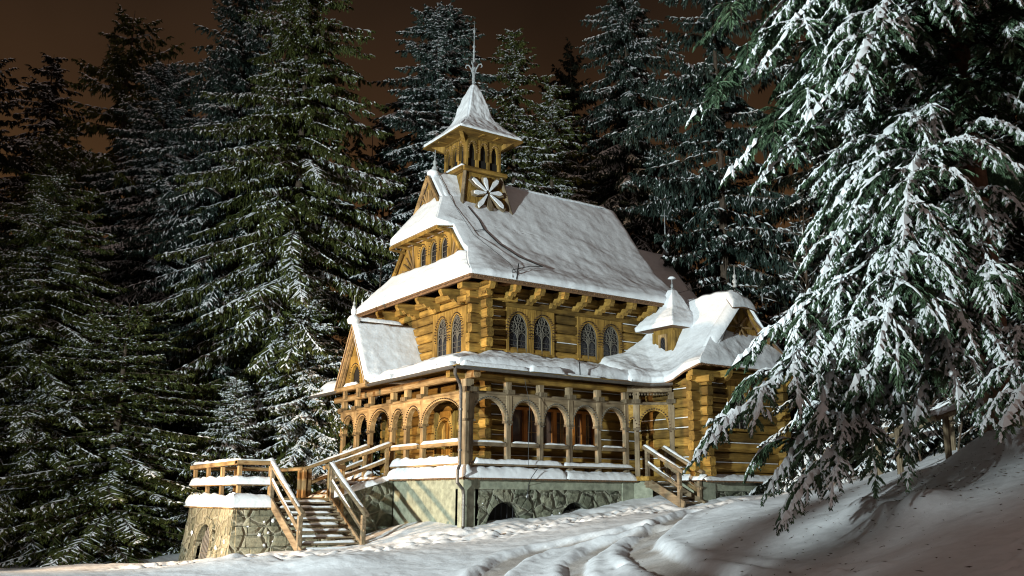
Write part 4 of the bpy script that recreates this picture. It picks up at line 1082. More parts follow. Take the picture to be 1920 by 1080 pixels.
# cut the lower right corner where the front hip begins
def wslope2(u, v):
    p = wslope(u, v)
    if u > .84:
        k = (u - .84) / .16; vv = v
    return p
w1 = shell('side_chapel_roof', grid_fn(wslope2, 30, 14), .06, M['shingle'], chapel)
snow_slab('snow_cover', grid_fn(lambda u, v: wslope2(.12 + .88 * u, v), 110, 70), .34, w1, bulge=.12, rnd=.34, edges=(1, 2, 1, 0), amp=.04, freq=1.2, seed=60)
def whip(u, v):      # front skirt under the gablet
    x0 = 7.42 + 1.35 * v; x1 = 12.6 - 1.2 * v; return Vector((x0 + (x1 - x0) * u, -2.62 + .70 * v, 5.36 + 1.02 * v ** 1.1))
w2 = shell('side_chapel_roof', grid_fn(whip, 10, 8), .05, M['shingle'], chapel)
snow_slab('snow_cover', grid_fn(whip, 90, 26), .34, w2, bulge=.10, rnd=.30, edges=(2, 1, 1, 0), amp=.04, freq=1.2, seed=60)
tm = MB(); teeth(tm, Fr((0, -2.62), (1, 0), (0, -1)), 7.45, 12.5, 5.36, .0, drop=.05); tm.build('shingle_teeth', M['shingle'], w2)
def wright(u, v): return Vector((12.6 - 2.6 * v, -2.62 * (1 - v) - 1.95 * v + (4.0) * u * (1 - .1 * v), 5.36 + 2.65 * v ** 1.1))
w3 = shell('side_chapel_roof', grid_fn(wright, 8, 8), .05, M['shingle'], chapel)
snow_slab('snow_cover', grid_fn(wright, 30, 30), .26, w3, rnd=.25, edges=(1, 1, 1, 0), amp=.03, seed=62)
WG = Fr((0, -1.92), (1, 0), (0, -1))
m = MB(); m.poly([WG.p(8.72, 6.25, -.05), WG.p(11.45, 6.25, -.05), WG.p(10.35, 7.62, -.05), WG.p(9.8, 7.62, -.05)], WG.n * .06); wg = m.build('gablet', M['gold_z'], chapel); fix_normals(wg)
m = MB(); cg = (10.1, 6.92)
for k in range(8):
    t = k * PI / 4; L = .52 if k in (1, 3, 5, 7) else .60
    if k in (5, 7): L = .62
    m.beam(WG.p(cg[0] + math.cos(t) * .1, cg[1] + math.sin(t) * .1, .04), WG.p(cg[0] + math.cos(t) * L, cg[1] + math.sin(t) * L, .04), .075, .07, .012, up=WG.n)
m.lathe([(.15, 0), (.15, .08)], WG.p(cg[0], cg[1] - .0, .0), 10); fix_normals(m.build('spoke_ornament', M['tan_z'], wg))
m = MB()
for a, b_ in (((8.6, 6.22), (9.85, 7.72)), ((11.6, 6.22), (10.3, 7.72))):
    m.beam(WG.p(a[0], a[1], .14), WG.p(b_[0], b_[1], .14), .12, .13, .02)
m.beam(WG.p(8.7, 6.3, .08), WG.p(11.5, 6.3, .08), .1, .1, .02); m.build('verge_board', M['gold_z'], wg)
def whood(u, v):
    t = (u - .5) * 2; return Vector((10.08 + t * (.62 - .25 * v), -2.28 + .5 * v, 7.60 + .42 * v - .10 * abs(t)))
shell('gablet_hood', grid_fn(whood, 6, 5), .05, M['shingle'], chapel)
snow_slab('gablet_snow', grid_fn(whood, 24, 18), .26, chapel, rnd=.2, edges=(1, 1, 1, 0), amp=.03, seed=63)
snow_slab('gablet_snow', [[WG.p(11.75 - 1.4 * i / 29, 6.20 + 1.52 * i / 29, .02 + .30 * j / 8) for j in range(9)] for i in range(30)], .16, chapel, rnd=.12, seed=64, amp=.02)
snow_slab('gablet_snow', [[WG.p(8.50 + 1.35 * i / 29, 6.12 + 1.55 * i / 29 - .10 * abs(j / 4 - 1) , .36 - .62 * j / 8) for j in range(9)] for i in range(30)], .26, chapel, rnd=.22, seed=65, amp=.02)
finial((10.05, -1.9, 8.35), .75)
# chamfered porch end with its arch
D = Fr((6.82, .30), (1.18, -.95), (-.95, -1.18)); DL = math.hypot(1.18, .95)
for u in (.30, DL - .02): post(D, u, 'grey_z', n=0)
arch_bay(D, .30, DL - .02, 'gold_x'); arch_bay(Fr((6.82, .30), (1.18, -.95), (-.95, -1.18)), .0, .30, 'gold_x', w=.06, rise=.3)
m = MB(); m.beam(D.p(0, 4.21, 0), D.p(DL, 4.21, 0), .22, .10, .02); m.beam(D.p(-.2, 4.70, .05), D.p(DL, 4.70, .05), .22, .22, .03)
for k in range(14): bead(m, D, .1 + k * .1, 4.52, .05, .06, .05)
m.build('wall_plate', M['grey_x'], chapel)
gutter((6.95, -.70, 4.80), (7.55, -1.20, 4.84))
# turret dormer
tx, ty = 9.3, .5
m = MB(); m.box((tx - .52, ty - .52, 5.6), (tx + .52, ty + .52, 7.06)); tu = m.build('turret', M['gold_z'], chapel)
for sx in (-1, 1):
    for sy in (-1, 1): m = MB(); m.beam((tx + sx * .50, ty + sy * .50, 6.0), (tx + sx * .50, ty + sy * .50, 6.95), .12, .12, .02); m.build('corner_timber', M['gold_z'], tu)
tf = Fr((tx - .52, ty), (0, 1), (-1, 0)); window = MB(); arch_plate(window, tf, -.22, .22, 6.86, 0, .26, 6.62, .15, 0, .05, z0=6.22); wo_ = window.build('turret_window', M['tan_z'], tu)
g = MB(); fbox(g, tf, -.13, .13, 6.22, 6.75, .005, .012); g.build('pane', M['glass'], wo_)
TP = [(.98, 7.04), (.88, 7.14), (.68, 7.34), (.44, 7.62), (.30, 7.95), (.10, 8.38)]
m = MB(); m.lathe([(r * 1.4142, z) for r, z in TP], (tx, ty, 0), 4, rot=PI / 4); tc_ = m.build('turret_cap', M['shingle'], tu)
for q in range(4):
    d = [(0, -1), (1, 0), (0, 1), (-1, 0)][q]
    def f(u, v, d=d):
        t = v * (len(TP) - 1); i = min(int(t), len(TP) - 2); k = t - i; r = TP[i][0] + (TP[i + 1][0] - TP[i][0]) * k; z = TP[i][1] + (TP[i + 1][1] - TP[i][1]) * k
        return Vector((tx, ty, z)) + Vector((d[0], d[1], 0)) * r + Vector((-d[1], d[0], 0)) * r * (2 * u - 1)
    snow_slab('snow_cover', grid_fn(f, 36, 36), .24, tc_, bulge=.06, rnd=.22, edges=(0, 0, 1, 0), amp=.05, freq=1.2, seed=70)
finial((tx, ty, 8.42), .62)
m = MB(); m.lathe([(.02, 0), (.16, .02), (.10, .09), (.01, .12)], (tx, ty, 9.0), 9); m.build('finial_snow', M['snow'], tu, smooth=True)
# thin lightning wires and roof cable
m = MB()
off = lambda y, z: z + .30
def onroof(x, y, dz=.27): return (x, y, prof_at(y) + dz + .10)
m.tube([onroof(2.35, 3.75), onroof(2.55, 3.3, .28), onroof(2.55, 2.95, .28), onroof(2.85, 2.45, .3), onroof(3.25, 1.75, .3), onroof(3.9, 1.25, .3)], .022, 5)
m.tube([onroof(3.9, 1.25, .3), onroof(3.2, 1.0, .33), (2.2, .58, 8.38), (2.15, .5, 8.1)], .013, 5)
m.tube([onroof(2.55, 2.95, .28), onroof(2.05, 2.8, .3)], .012, 5)
m.tube([(1.7, 4.9, 12.9), onroof(1.75, 3.6, .3), onroof(1.9, 2.6, .34), onroof(2.3, .9, .34), (2.35, .48, 8.2)], .009, 4)
m.tube([(2.3, .50, 8.05), (2.42, .55, 8.62)], .02, 5)
m.tube([(4.0, PE - .05, 4.9), (4.0, PE - .02, 5.32)], .02, 5)
m.tube([(9.9, 1.5, 8.6), (9.95, -1.6, 8.65)], .008, 4); m.tube([(9.6, .9, 8.2), (9.6, .9, 8.7)], .02, 5)
m.build('lightning_wire', M['cable'], chapel)
m = MB(); m.tube([(2.35, .10, 4.75), (2.38, -.15, 3.9), (2.36, -.12, 2.8), (2.4, -.05, 1.95)], .010, 4); m.tube([(2.7, -.12, 1.9), (2.45, -.14, 1.62), (2.6, .22, 1.4), (2.5, .22, .6)], .012, 4)
m.build('wall_cable', M['cable'], chapel)
# ------------------------------------------------------------------ stone landing with its railing
LX0, LX1, LY0, LY1, LZ = -5.42, -2.1, 4.0, 8.8, 1.0
landing = empty('stone_landing', (-3.8, 6.4, -.6), label='battered stone landing with arched iron gate and snowy timber railing at the left', cat='terrace')
def child(o, p): o.parent = p; o.matrix_parent_inverse = p.matrix_world.inverted(); return o
def local(p, o): return o
bpy.context.view_layer.update()
def reparent(o, p):
    o.parent = p; o.location = o.location - p.location; return o
fx = Fr((LX0 - .1, 0), (0, 1), (-1, 0))
def wall_x(z): return LX0 - .28 * (.66 - z) / 2.26
def wall_y(z): return LY0 + .05 - .17 * (.66 - z) / 2.26
def gp(y, z, d=0.0): return Vector((wall_x(z) - d, y, z))
gy, gw_ = 6.35, 1.45
def batter(m, z0=-1.6, z1=.66, t=.5):
    a = [(wall_x(z0) + t, wall_y(z0)), (LX1, wall_y(z0)), (LX1, LY1 + .2), (wall_x(z0) + t, LY1 + .2)]; b = [(wall_x(z1) + t, LY0 + .05), (LX1, LY0 + .05), (LX1, LY1), (wall_x(z1) + t, LY1)]
    V = [(x, y, z0) for x, y in a] + [(x, y, z1) for x, y in b]
    m.add(V, [(0, 3, 2, 1), (4, 5, 6, 7), (0, 1, 5, 4), (1, 2, 6, 5), (2, 3, 7, 6), (3, 0, 4, 7)])
    def blk(P):
        m.add([gp(y, z, 0) for y, z in P] + [gp(y, z, -t - .01) for y, z in P], [(0, 1, 2, 3), (7, 6, 5, 4), (0, 4, 5, 1), (1, 5, 6, 2), (2, 6, 7, 3), (3, 7, 4, 0)])
    ya, yb = gy - gw_ / 2, gy + gw_ / 2
    blk([(wall_y(z0), z0), (ya, z0), (ya, z1), (wall_y(z1), z1)]); blk([(yb, z0), (LY1 + .2, z0), (LY1, z1), (yb, z1)])
    a = arch_pts(gw_, -.55, .66, 14, .3)
    for (x0, za), (x1, zb) in zip(a, a[1:]): blk([(gy + x0, za), (gy + x1, zb), (gy + x1, z1), (gy + x0, z1)])
    return m
m = MB(); batter(m); st = reparent(m.build('stone_wall', M['stone_warm'], landing), landing)
# rough quoins and blocks standing proud of the wall
m = MB(); rs = random.Random(5)
z = -1.3
while z < .50:
    h = rs.uniform(.20, .34); y = LY0 + .05
    while y < LY1 - .1:
        w_ = rs.uniform(.3, .75); yb = min(y + w_, LY1)
        inside = abs((y + yb) / 2 - gy) < gw_ / 2 + w_ / 2 + .05 and z < .05
        if not inside and rs.random() < .8:
            d = rs.uniform(.01, .05); zt = min(z + h, .64)
            V = []
            for zz in (z + .015, zt - .015):
                for yy in (y + .015, yb - .015): V.append((wall_x(zz) - d, yy, zz)); V.append((wall_x(zz) + .1, yy, zz))
            m.add(V, [(0, 4, 6, 2), (1, 3, 7, 5), (0, 1, 5, 4), (2, 6, 7, 3), (4, 5, 7, 6), (0, 2, 3, 1)])
        y = yb
    x = LX0 + .02
    while x < LX1 - .1:
        w_ = rs.uniform(.3, .7); xb = min(x + w_, LX1)
        if rs.random() < .85:
            d = rs.uniform(.01, .06); zt = min(z + h, .64); V = []
            for zz in (z + .015, zt - .015):
                for xx in (x + .015, xb - .015): V.append((xx, wall_y(zz) - d, zz)); V.append((xx, wall_y(zz) + .1, zz))
            m.add(V, [(0, 2, 6, 4), (1, 5, 7, 3), (0, 4, 5, 1), (2, 3, 7, 6), (4, 6, 7, 5), (0, 1, 3, 2)])
        x = xb
    z += h
bl = m.build('rubble_blocks', M['stone_warm'], landing); fix_normals(bl); reparent(bl, landing)
for i in range(7):
    rr_ = random.Random(i * 3 + 8); zz = rr_.uniform(-.5, .35); sp_ = splat(Fr((0, wall_y(zz)), (1, 0), (0, -1)), rr_.uniform(LX0 + .2, -4.2), zz, rr_.uniform(.03, .07), landing, i + 90, .04); reparent(sp_, landing)
for i in range(4):
    rr_ = random.Random(i * 3 + 88); zz = rr_.uniform(-.7, .3); yy = rr_.choice((rr_.uniform(4.2, 5.3), rr_.uniform(7.6, 8.6))); sp_ = splat(Fr((wall_x(zz), 0), (0, 1), (-1, 0)), yy, zz, rr_.uniform(.03, .08), landing, i + 130, .04); reparent(sp_, landing)
# arched recess with iron gate
gf = Fr((0, 0), (0, 1), (-1, 0))
m = MB()
ap = arch_pts(gw_, -.55, .66, 14, .3)
n_ = 13
for k in range(n_):
    i0 = (k + .05) / n_; i1 = (k + .95) / n_
    def q(t, s):
        a = PI * t; return (gy - math.cos(a) * (gw_ / 2) * s, -.55 + math.sin(a) * .70 * s)
    s2 = 1.28 + rs.uniform(0, .14)
    P = [q(i0, 1.0), q(i1, 1.0), q(i1, s2), q(i0, s2)]
    m.add([gp(y, z, .09) for y, z in P] + [gp(y, z, -.1) for y, z in P], [(0, 1, 2, 3), (7, 6, 5, 4), (0, 4, 5, 1), (1, 5, 6, 2), (2, 6, 7, 3), (3, 7, 4, 0)])
for s in (-1, 1):
    z = -1.35
    while z < -.60:
        h = .25; P = [(gy + s * gw_ / 2, z), (gy + s * (gw_ / 2 + rs.uniform(.16, .3)), z), (gy + s * (gw_ / 2 + rs.uniform(.16, .3)), z + h - .02), (gy + s * gw_ / 2, z + h - .02)]
        m.add([gp(y, zz, .09) for y, zz in P] + [gp(y, zz, -.1) for y, zz in P], [(0, 1, 2, 3), (7, 6, 5, 4), (0, 4, 5, 1), (1, 5, 6, 2), (2, 6, 7, 3), (3, 7, 4, 0)]); z += h
ar = m.build('arch_stones', M['stone_warm'], landing); fix_normals(ar); reparent(ar, landing)
m = MB(); m.poly([gp(gy - gw_ / 2, -1.5, -.30), gp(gy + gw_ / 2, -1.5, -.30)] + [gp(gy + x, z, -.30) for x, z in ap[::-1]], (.006, 0, 0)); vo = m.build('gate_opening', M['void'], landing); fix_normals(vo); reparent(vo, landing)
m = MB()
for k in range(10):
    y = gy - gw_ / 2 + (k + .5) * gw_ / 10; t = (y - gy) / (gw_ / 2); zt = -.55 + .66 * (math.sqrt(max(0, 1 - t * t)) + .3 * .35 * (1 - abs(t)))
    m.tube([gp(y, -1.45, -.12), gp(y + .01, zt, -.12)], .020, 6)
m.tube([gp(gy - gw_ / 2, -.75, -.12), gp(gy + gw_ / 2, -.75, -.12)], .016, 5); ig = m.build('iron_gate', plain('rusty_grey_iron', (.20, .17, .14), rough=.6), landing); reparent(ig, landing)
# shelf, deck, shelf snow
m = MB(); m.box((LX0 - .16, LY0 - .16, .66), (LX1, LY1 + .15, .72)); m.box((LX0 + .02, LY0 + .02, .72), (LX1, LY1, LZ - .02)); reparent(m.build('deck', M['tan_x'], landing), landing)
def L_snow(name, o, wdt, z, T, zr=.0, x1=-4.25, seed=0, rnd=.16):
    """snow strip wrapping the near corner: along the front (from far Y to the corner) then along the stairs side"""
    path = [(LX0 - o, LY1 + .1)] + [(LX0 - o, LY1 + .1 - (LY1 + .1 - (LY0 - o)) * k / 46) for k in range(1, 46)] + [(LX0 - o, LY0 - o)] + [(LX0 - o + (x1 - LX0 + o) * k / 14, LY0 - o) for k in range(1, 15)]
    P = []
    for (x, y) in path:
        row = []
        for j in range(11):
            v = j / 10 * wdt
            xx = x; yy = y
            if y <= LY0 - o + 1e-6 and x > LX0 - o + 1e-6: yy = y + v
            elif abs(y - (LY0 - o)) < 1e-6: xx, yy = x + v, y + v
            else: xx = x + v
            if not (y <= LY0 - o + 1e-6): yy = max(y, LY0 - o + v)
            row.append(Vector((xx, yy, z + zr * j / 10)))
        P.append(row)
    o_ = snow_slab(name, P, T, landing, rnd=rnd, amp=.05, freq=1.7, seed=seed); reparent(o_, landing); return o_
L_snow('shelf_snow', .20, .42, .70, .34, .08, seed=81, rnd=.2)
m = MB(); teeth(m, Fr((LX0 - .17, 0), (0, 1), (-1, 0)), LY0 - .1, LY1, .70, 0, step=.1, drop=.05); teeth(m, Fr((0, LY0 - .17), (1, 0), (0, -1)), LX0 - .1, -4.3, .70, 0, step=.1, drop=.05); reparent(m.build('shingle_teeth', M['tan_x'], landing), landing)
# railing of the landing
LR = 2.02
def lpost(x, y, z0=.98, z1=LR - .1): m = MB(); m.beam((x, y, z0), (x, y, z1), .13, .13, .015); reparent(m.build('rail_post', M['tan_z'], landing), landing)
def lrail(a, b, w=.2, h=.13, nm='handrail', mt='tan_y'): m = MB(); m.beam(a, b, w, h, .02); reparent(m.build(nm, M[mt], landing), landing)
for (x, y) in ((LX0 + .1, LY1), (LX0 + .1, 7.3), (LX0 + .1, 5.8), (LX0 + .1, LY0 + .15), (-4.36, LY0 + .1), (LX0 + 1.5, LY1), (-2.6, LY1), (-2.2, 7.2), (-2.42, LY0 + .1), (-2.2, 6.78)): lpost(x, y)
lrail((LX0 + .05, LY1 + .2, LR - .05), (LX0 + .05, LY0, LR)); lrail((LX0 - .05, LY0 + .08, LR), (-4.3, LY0 + .08, LR), mt='tan_x')
lrail((LX0, LY1, LR - .06), (-2.1, LY1, LR - .06), mt='tan_x'); lrail((-2.2, LY1, LR - .06), (-2.2, 6.8, LR - .06))
lrail((LX0, LY1, 1.5), (-2.1, LY1, 1.5), .08, .12, 'guard_rail', 'tan_x'); lrail((LX0 + .05, LY1 + .1, 1.36), (LX0 + .05, LY0, 1.36), .16, .05, 'guard_rail'); lrail((LX0, LY0 + .08, 1.36), (-4.3, LY0 + .08, 1.36), .16, .05, 'guard_rail', 'tan_x')
lrail((-2.5, LY0 + .1, LR - .05), (-1.62, LY0 + .85, LR - .05), .18, .14); lpost(-1.65, LY0 + .85, .3, LR - .1)
L_snow('rail_snow', -.02, .18, LR + .06, .07, seed=83, rnd=.08)
L_snow('rail_snow', .07, .30, 1.38, .22, seed=84, rnd=.13)

# ------------------------------------------------------------------ stairs
def stairs(label, xl, xr, ytop, ztop, n, rise, run, dirv, railz=1.0, snow_t=.05, mat='tan_x', rails=(True, True), handw=.16, posts=2, group=None, low=True):
    """plank stair; goes down along dirv from ytop; xl/xr are measured along the perpendicular"""
    dv = Vector((*dirv, 0)).normalized(); sv = Vector((-dv.y, dv.x, 0)); 
    if sv.x < 0 and abs(dv.y) > .5: sv = -sv
    o = Vector(ytop); root = empty('staircase', (o.x, o.y, ztop), label=label, cat='stairs', group=group)
    def P(a, s, z): return dv * a + sv * s + Vector((0, 0, z))
    for k in range(n):
        z = -rise * (k + 1); m = MB()
        m.beam(P(run * (k + .5), xl + .03, z - .03), P(run * (k + .5), xr - .03, z - .03), run + .06, .055, .01); 
        ob = m.build('tread', M[mat], root); 
        m = MB(); m.beam(P(run * k + .02, xl + .05, z - rise * .1 - .01), P(run * k + .02, xr - .05, z - rise * .1 - .01), .03, rise * .6, .005); m.build('riser', M['dark_wood'], ob)
        if snow_t:
            a = P(run * (k + .62), xl + .08 + random.Random(k).uniform(0, .2), z); b = P(run * (k + .62), xr - .08 - random.Random(k + 50).uniform(0, .25), z)
            snow_bar('tread_snow', a, b, run * .62, snow_t * 1.2, ob, seed=k * 3.1)
    for s in (xl, xr):
        m = MB(); m.beam(P(-.05, s, -.12), P(run * n + .1, s, -rise * n - .12), .07, .28, .01); m.build('stringer', M[mat], root)
    for s, on in ((xl, rails[0]), (xr, rails[1])):
        if not on: continue
        L = run * n
        for q in range(posts):
            m = MB(); t = q / (posts - 1); m.beam(P(.05 + (L - .15) * t, s, -rise * n * t - .35), P(.05 + (L - .15) * t, s, -rise * n * t + railz - .06), .12, .14, .015)
            m.build('rail_post', M[mat], root)
        m = MB(); m.beam(P(-.1, s, railz + .02), P(L + .12, s, -rise * n + railz - .06), handw, .12, .02); hr = m.build('handrail', M[mat], root)
        if low: m = MB(); m.beam(P(0, s, railz - .52), P(L, s, -rise * n + railz - .56), .07, .13, .015); lw = m.build('guard_rail', M[mat], root)
        if snow_t:
            a = P(-.05, s, railz + .075); b = P(L + .02, s, -rise * n + railz + .0); d = b - a; nn = 40
            G = [[a + d * (i / (nn - 1)) + sv * ((j / 8 - .5) * handw * .9) for j in range(9)] for i in range(nn)]
            snow_slab('rail_snow', G, .055, hr, rnd=.06, amp=.015, freq=3, seed=s)
            if low:
                a = P(.02, s, railz - .45); b = P(L - .1, s, -rise * n + railz - .49); d = b - a
                G = [[a + d * (i / (nn - 1)) + sv * ((j / 4 - .5) * .07) for j in range(5)] for i in range(nn)]
                snow_slab('rail_snow', G, .04, lw, rnd=.03, amp=.012, freq=3, seed=s + 2)
    return root
s1_ = stairs('snowy plank stairs with two slanting handrails coming down from the stone landing to the yard', -.98, .98, (-3.38, 4.0), 1.02, 9, .163, .285, (0, -1), mat='grey_y', snow_t=.05)
s2_ = stairs('brightly lit timber steps rising from the landing into the chapel porch', -.88, .88, (.1, 5.95), 1.78, 5, .155, .44, (-1, 0), mat='tan_y', snow_t=.07, handw=.18)
s3_ = stairs('short dark wooden steps with snow free handrails beside the side chapel wall', -.44, .44, (7.48, -.35), 1.72, 5, .16, .33, (0, -1), mat='grey_y', snow_t=.02, railz=.98, low=True)
# masonry cheek between the front steps and the chapel
ck = MB(); ck.poly([(.2, 5.06, 1.60), (-2.15, 5.06, .92), (-2.0, 5.06, -.9), (.2, 5.06, -.9)], (0, -.22, 0)); cheek = ck.build('stair_cheek_wall', M['stone'], None, label='dark sloping stone cheek wall under the porch steps, crusted with snow', cat='wall'); fix_normals(cheek)
snow_slab('cheek_snow', [[Vector((.2 - 2.4 * i / 29, 4.78 + .42 * j / 8, 1.62 - .70 * i / 29)) for j in range(9)] for i in range(30)], .16, cheek, rnd=.14, amp=.05, freq=2, seed=91)

# ------------------------------------------------------------------ log fence on the slope at the right
def fence(label, pts, h=.85, thick=.07, seed=1):
    p0 = pts[0]; root = empty('wooden_fence', (p0[0], p0[1], gz(*p0)), label=label, cat='fence'); tops = []
    for (x, y) in pts:
        z = gz(x, y); m = MB(); m.lathe([(thick, -.3), (thick * .97, h)], (0, 0, 0), 9); o = m.build('fence_post', M['grey_z'], root); o.location = (x - p0[0], y - p0[1], z - root.location.z); tops.append(Vector((x - p0[0], y - p0[1], z - root.location.z + h)))
    for a, b in zip(tops, tops[1:]):
        d = (b - a).normalized() * .25; m = MB(); m.beam(a - d, b + d * .3, .16, .12, .04); r = m.build('fence_rail', M['grey_x'], root)
        snow_bar('rail_snow', a - d * .8 + Vector((0, 0, .06)), b + d * .2 + Vector((0, 0, .06)), .17, .10, r, seed=seed)
    return root
fence('snow capped log rail fence climbing the slope beside the big spruce', [(3.54, -12.24), (4.22, -12.95), (5.0, -13.45), (6.4, -14.6)], h=.98)
fence('second rail fence half hidden in the trees behind the nearer log rail', [(6.6, -9.6), (7.8, -10.9), (9.0, -12.1)], h=.9)
# ------------------------------------------------------------------ trees
class Tri:
    """triangle soup gathered in numpy"""
    def __init__(s): s.t = []
    def add(s, a, b, c): s.t.append(np.stack([a, b, c], 1).astype(np.float32))
    def build(s, name, mat, parent, scale=1.0, **k):
        T = np.concatenate(s.t); n = len(T)
        return np_mesh(name, T.reshape(-1, 3), F3=np.arange(n * 3).reshape(-1, 3), mat=mat, parent=parent, **k)
def unit(v): return v / (np.linalg.norm(v, axis=-1, keepdims=True) + 1e-9)
UP = np.array([0, 0, 1.0])
def spikes(tri, p, d, L, w, side=None, nface=2, rs=None):
    """narrow blades from p along d"""
    side = unit(np.cross(d, UP) + 1e-4) if side is None else side
    e = p + d * L[:, None]; w = w[:, None]
    m = p + d * (L * .35)[:, None]
    tri.add(m - side * w, m + side * w, e); tri.add(m + side * w, m - side * w, p)
    if nface > 1:
        s2 = unit(np.cross(d, side)); tri.add(m - s2 * w, m + s2 * w, e); tri.add(m + s2 * w, m - s2 * w, p)
def roofs(tri, p, e, w0, h, rs):
    """snow lying on a twig: a little three-sided ridge from p to e"""
    d = e - p; s = unit(np.cross(d, UP) + 1e-5); k = len(p); a = rs.uniform(.5, 1.0, k)[:, None]; w = (w0 * rs.uniform(.6, 1.35, k))[:, None]; hh = (h * rs.uniform(.6, 1.4, k))[:, None]
    e = p + d * a; m = p + d * a * .45; top = m + UP * hh * 1.15
    l = m - s * w; r = m + s * w
    p2 = p + UP * hh * .35; e2 = e + UP * hh * .15
    tri.add(p2, l, top); tri.add(r, p2, top); tri.add(l, e2, top); tri.add(e2, r, top); tri.add(p2, r, e2); tri.add(p2, e2, l)

def spruce_mesh(seed, H, Rr, dens=1.0, snow=.6, droop=.35, hang=.5, crown0=.04, top_shape=.85, twigw=.045, irregular=.25, step=.42, tipup=.15):
    rs = np.random.RandomState(seed); F = Tri(); S = Tri(); B = Tri()
    tk = np.linspace(0, H, 26); wob = np.cumsum(rs.normal(0, .03, (26, 2)), 0)
    trunk = MB(); trunk.tube([(wob[i, 0] * .5, wob[i, 1] * .5, z) for i, z in enumerate(tk)], [max(.012, (H * .0125) * (1 - z / H) ** .9 + .01) for z in tk], 8)
    z = H * crown0; SP, SD, SL, SN = [], [], [], []
    while z < H * .985:
        f = z / H; n = max(3, int(rs.poisson(5.2 * dens) * (1 if f < .85 else .8)))
        env = Rr * ((1 - f) ** top_shape) * min(1.0, .55 + f * 3.5) + .12
        ph = rs.rand() * 6.28
        for k in range(n):
            if rs.rand() < .10: continue
            L = env * rs.uniform(1 - irregular * 1.6, 1 + irregular * .8)
            if rs.rand() < .06: L *= 1.18
            az = ph + 6.283 * k / n + rs.normal(0, .25); up0 = .30 * (f - .45) + rs.normal(0, .08) + (.28 if f > .85 else 0)
            ns = max(3, int(L / .30)); t = np.linspace(0, 1, ns + 1)
            rad = L * t; zz = z + rs.uniform(-.2, .2) + L * (up0 * t - droop * (1 + .5 * (1 - f)) * t ** 1.6 + tipup * t ** 3.2)
            curv = rs.normal(0, .12); a_ = az + curv * t
            pts = np.stack([np.cos(a_) * rad, np.sin(a_) * rad, zz], 1)
            i = min(int(f * 25), 24); pts[:, :2] += wob[i] * .5 * (1 - t[:, None])
            # branch wood + snow along it
            seg = pts[1:] - pts[:-1]; d = unit(seg)
            s = unit(np.cross(d, UP)); w = (.012 + .012 * L * (1 - t[:-1]))[:, None]
            B.add(pts[:-1] - s * w, pts[:-1] + s * w, pts[1:]); B.add(pts[:-1] - UP * w, pts[:-1] + UP * w, pts[1:])
            hv = rs.rand(); bs = min(1.0, snow * (rs.uniform(.05, 2.0) if snow < .75 else rs.uniform(.5, 1.3)))
            if hv < snow * 1.1:
                mk = rs.rand(ns) < .8
                if mk.any(): roofs(S, pts[:-1][mk] + UP * .015, (pts[1:] + d * .12)[mk], np.full(mk.sum(), .045 + .02 * hv), np.full(mk.sum(), .05), rs)
            # side twigs
            for sg in (-1, 1):
                m_ = 2
                for q in range(m_):
                    tt = np.clip(t[1:] - rs.uniform(0, 1.0 / ns, ns), .08, 1); base = np.stack([np.interp(tt, t, pts[:, c]) for c in range(3)], 1)
                    ang = rs.uniform(.6, 1.15, ns)[:, None]; lat = s * sg
                    dd = unit(d * np.cos(ang) + lat * np.sin(ang) - UP * rs.uniform(.05, .45 + hang * .5, ns)[:, None])
                    TL = np.minimum(.95, (.22 + .42 * L * .28 * np.sin(np.pi * np.clip(tt * .8 + .15, 0, 1)))) * rs.uniform(.6, 1.2, ns)
                    SP.append(base); SD.append(dd); SL.append(TL); SN.append(np.full(ns, bs))
            SP.append(pts[-1:]); SD.append(d[-1:]); SL.append(np.array([.3])); SN.append(np.array([bs]))
        z += step * rs.uniform(.7, 1.3) * (1 if f < .8 else .7)
    p = np.concatenate(SP); d = np.concatenate(SD); L = np.concatenate(SL); n = len(p); sn_ = np.concatenate(SN)
    w = twigw * rs.uniform(.7, 1.3, n)
    spikes(F, p, d, L, w * .8)
    # needled twiglets on every twig
    s = unit(np.cross(d, UP) + 1e-5)
    for tt in (.2, .42, .64, .84):
        for sg in (-1, 1):
            b = p + d * (L * (tt + rs.uniform(-.08, .08, n)))[:, None]
            dd = unit(d * .75 + s * sg * rs.uniform(.35, .9, n)[:, None] - UP * rs.uniform(.1, .4 + hang, n)[:, None])
            spikes(F, b, dd, L * rs.uniform(.28, .5, n) * (1.15 - tt * .5) + .05, w * .62, nface=1)
            mk = rs.rand(n) < sn_ * .6
            if mk.any(): roofs(S, b[mk] + UP * .012, (b + dd * (L * .32)[:, None])[mk], w[mk] * .75, np.full(mk.sum(), .03), rs)
    for q in range(2):     # hanging curtains
        b = p + d * (L * rs.uniform(.1, .95, n))[:, None]; dd = unit(np.stack([rs.normal(0, .18, n), rs.normal(0, .18, n), -np.ones(n)], 1))
        mk = rs.rand(n) < hang
        spikes(F, b[mk], dd[mk], (L * rs.uniform(.5, .9, n))[mk] * .75, w[mk] * .55, nface=1)
    mk = rs.rand(n) < sn_
    roofs(S, p[mk] + UP * .02, (p + d * L[:, None])[mk], w[mk] * .95, np.full(mk.sum(), .045), rs)
    return trunk, B, F, S
def make_spruce(name, label, loc, rz, args, needle, bark='bark', group=None, cat='tree'):
    root = empty(name, loc, rz, label=label, cat=cat, group=group)
    trunk, B, F, S = spruce_mesh(**args)
    trunk.build('trunk', M[bark], root); B.build('limbs', M[bark], root); F.build('crown', M[needle], root); S.build('snow_cover', M['tree_snow'], root)
    return root
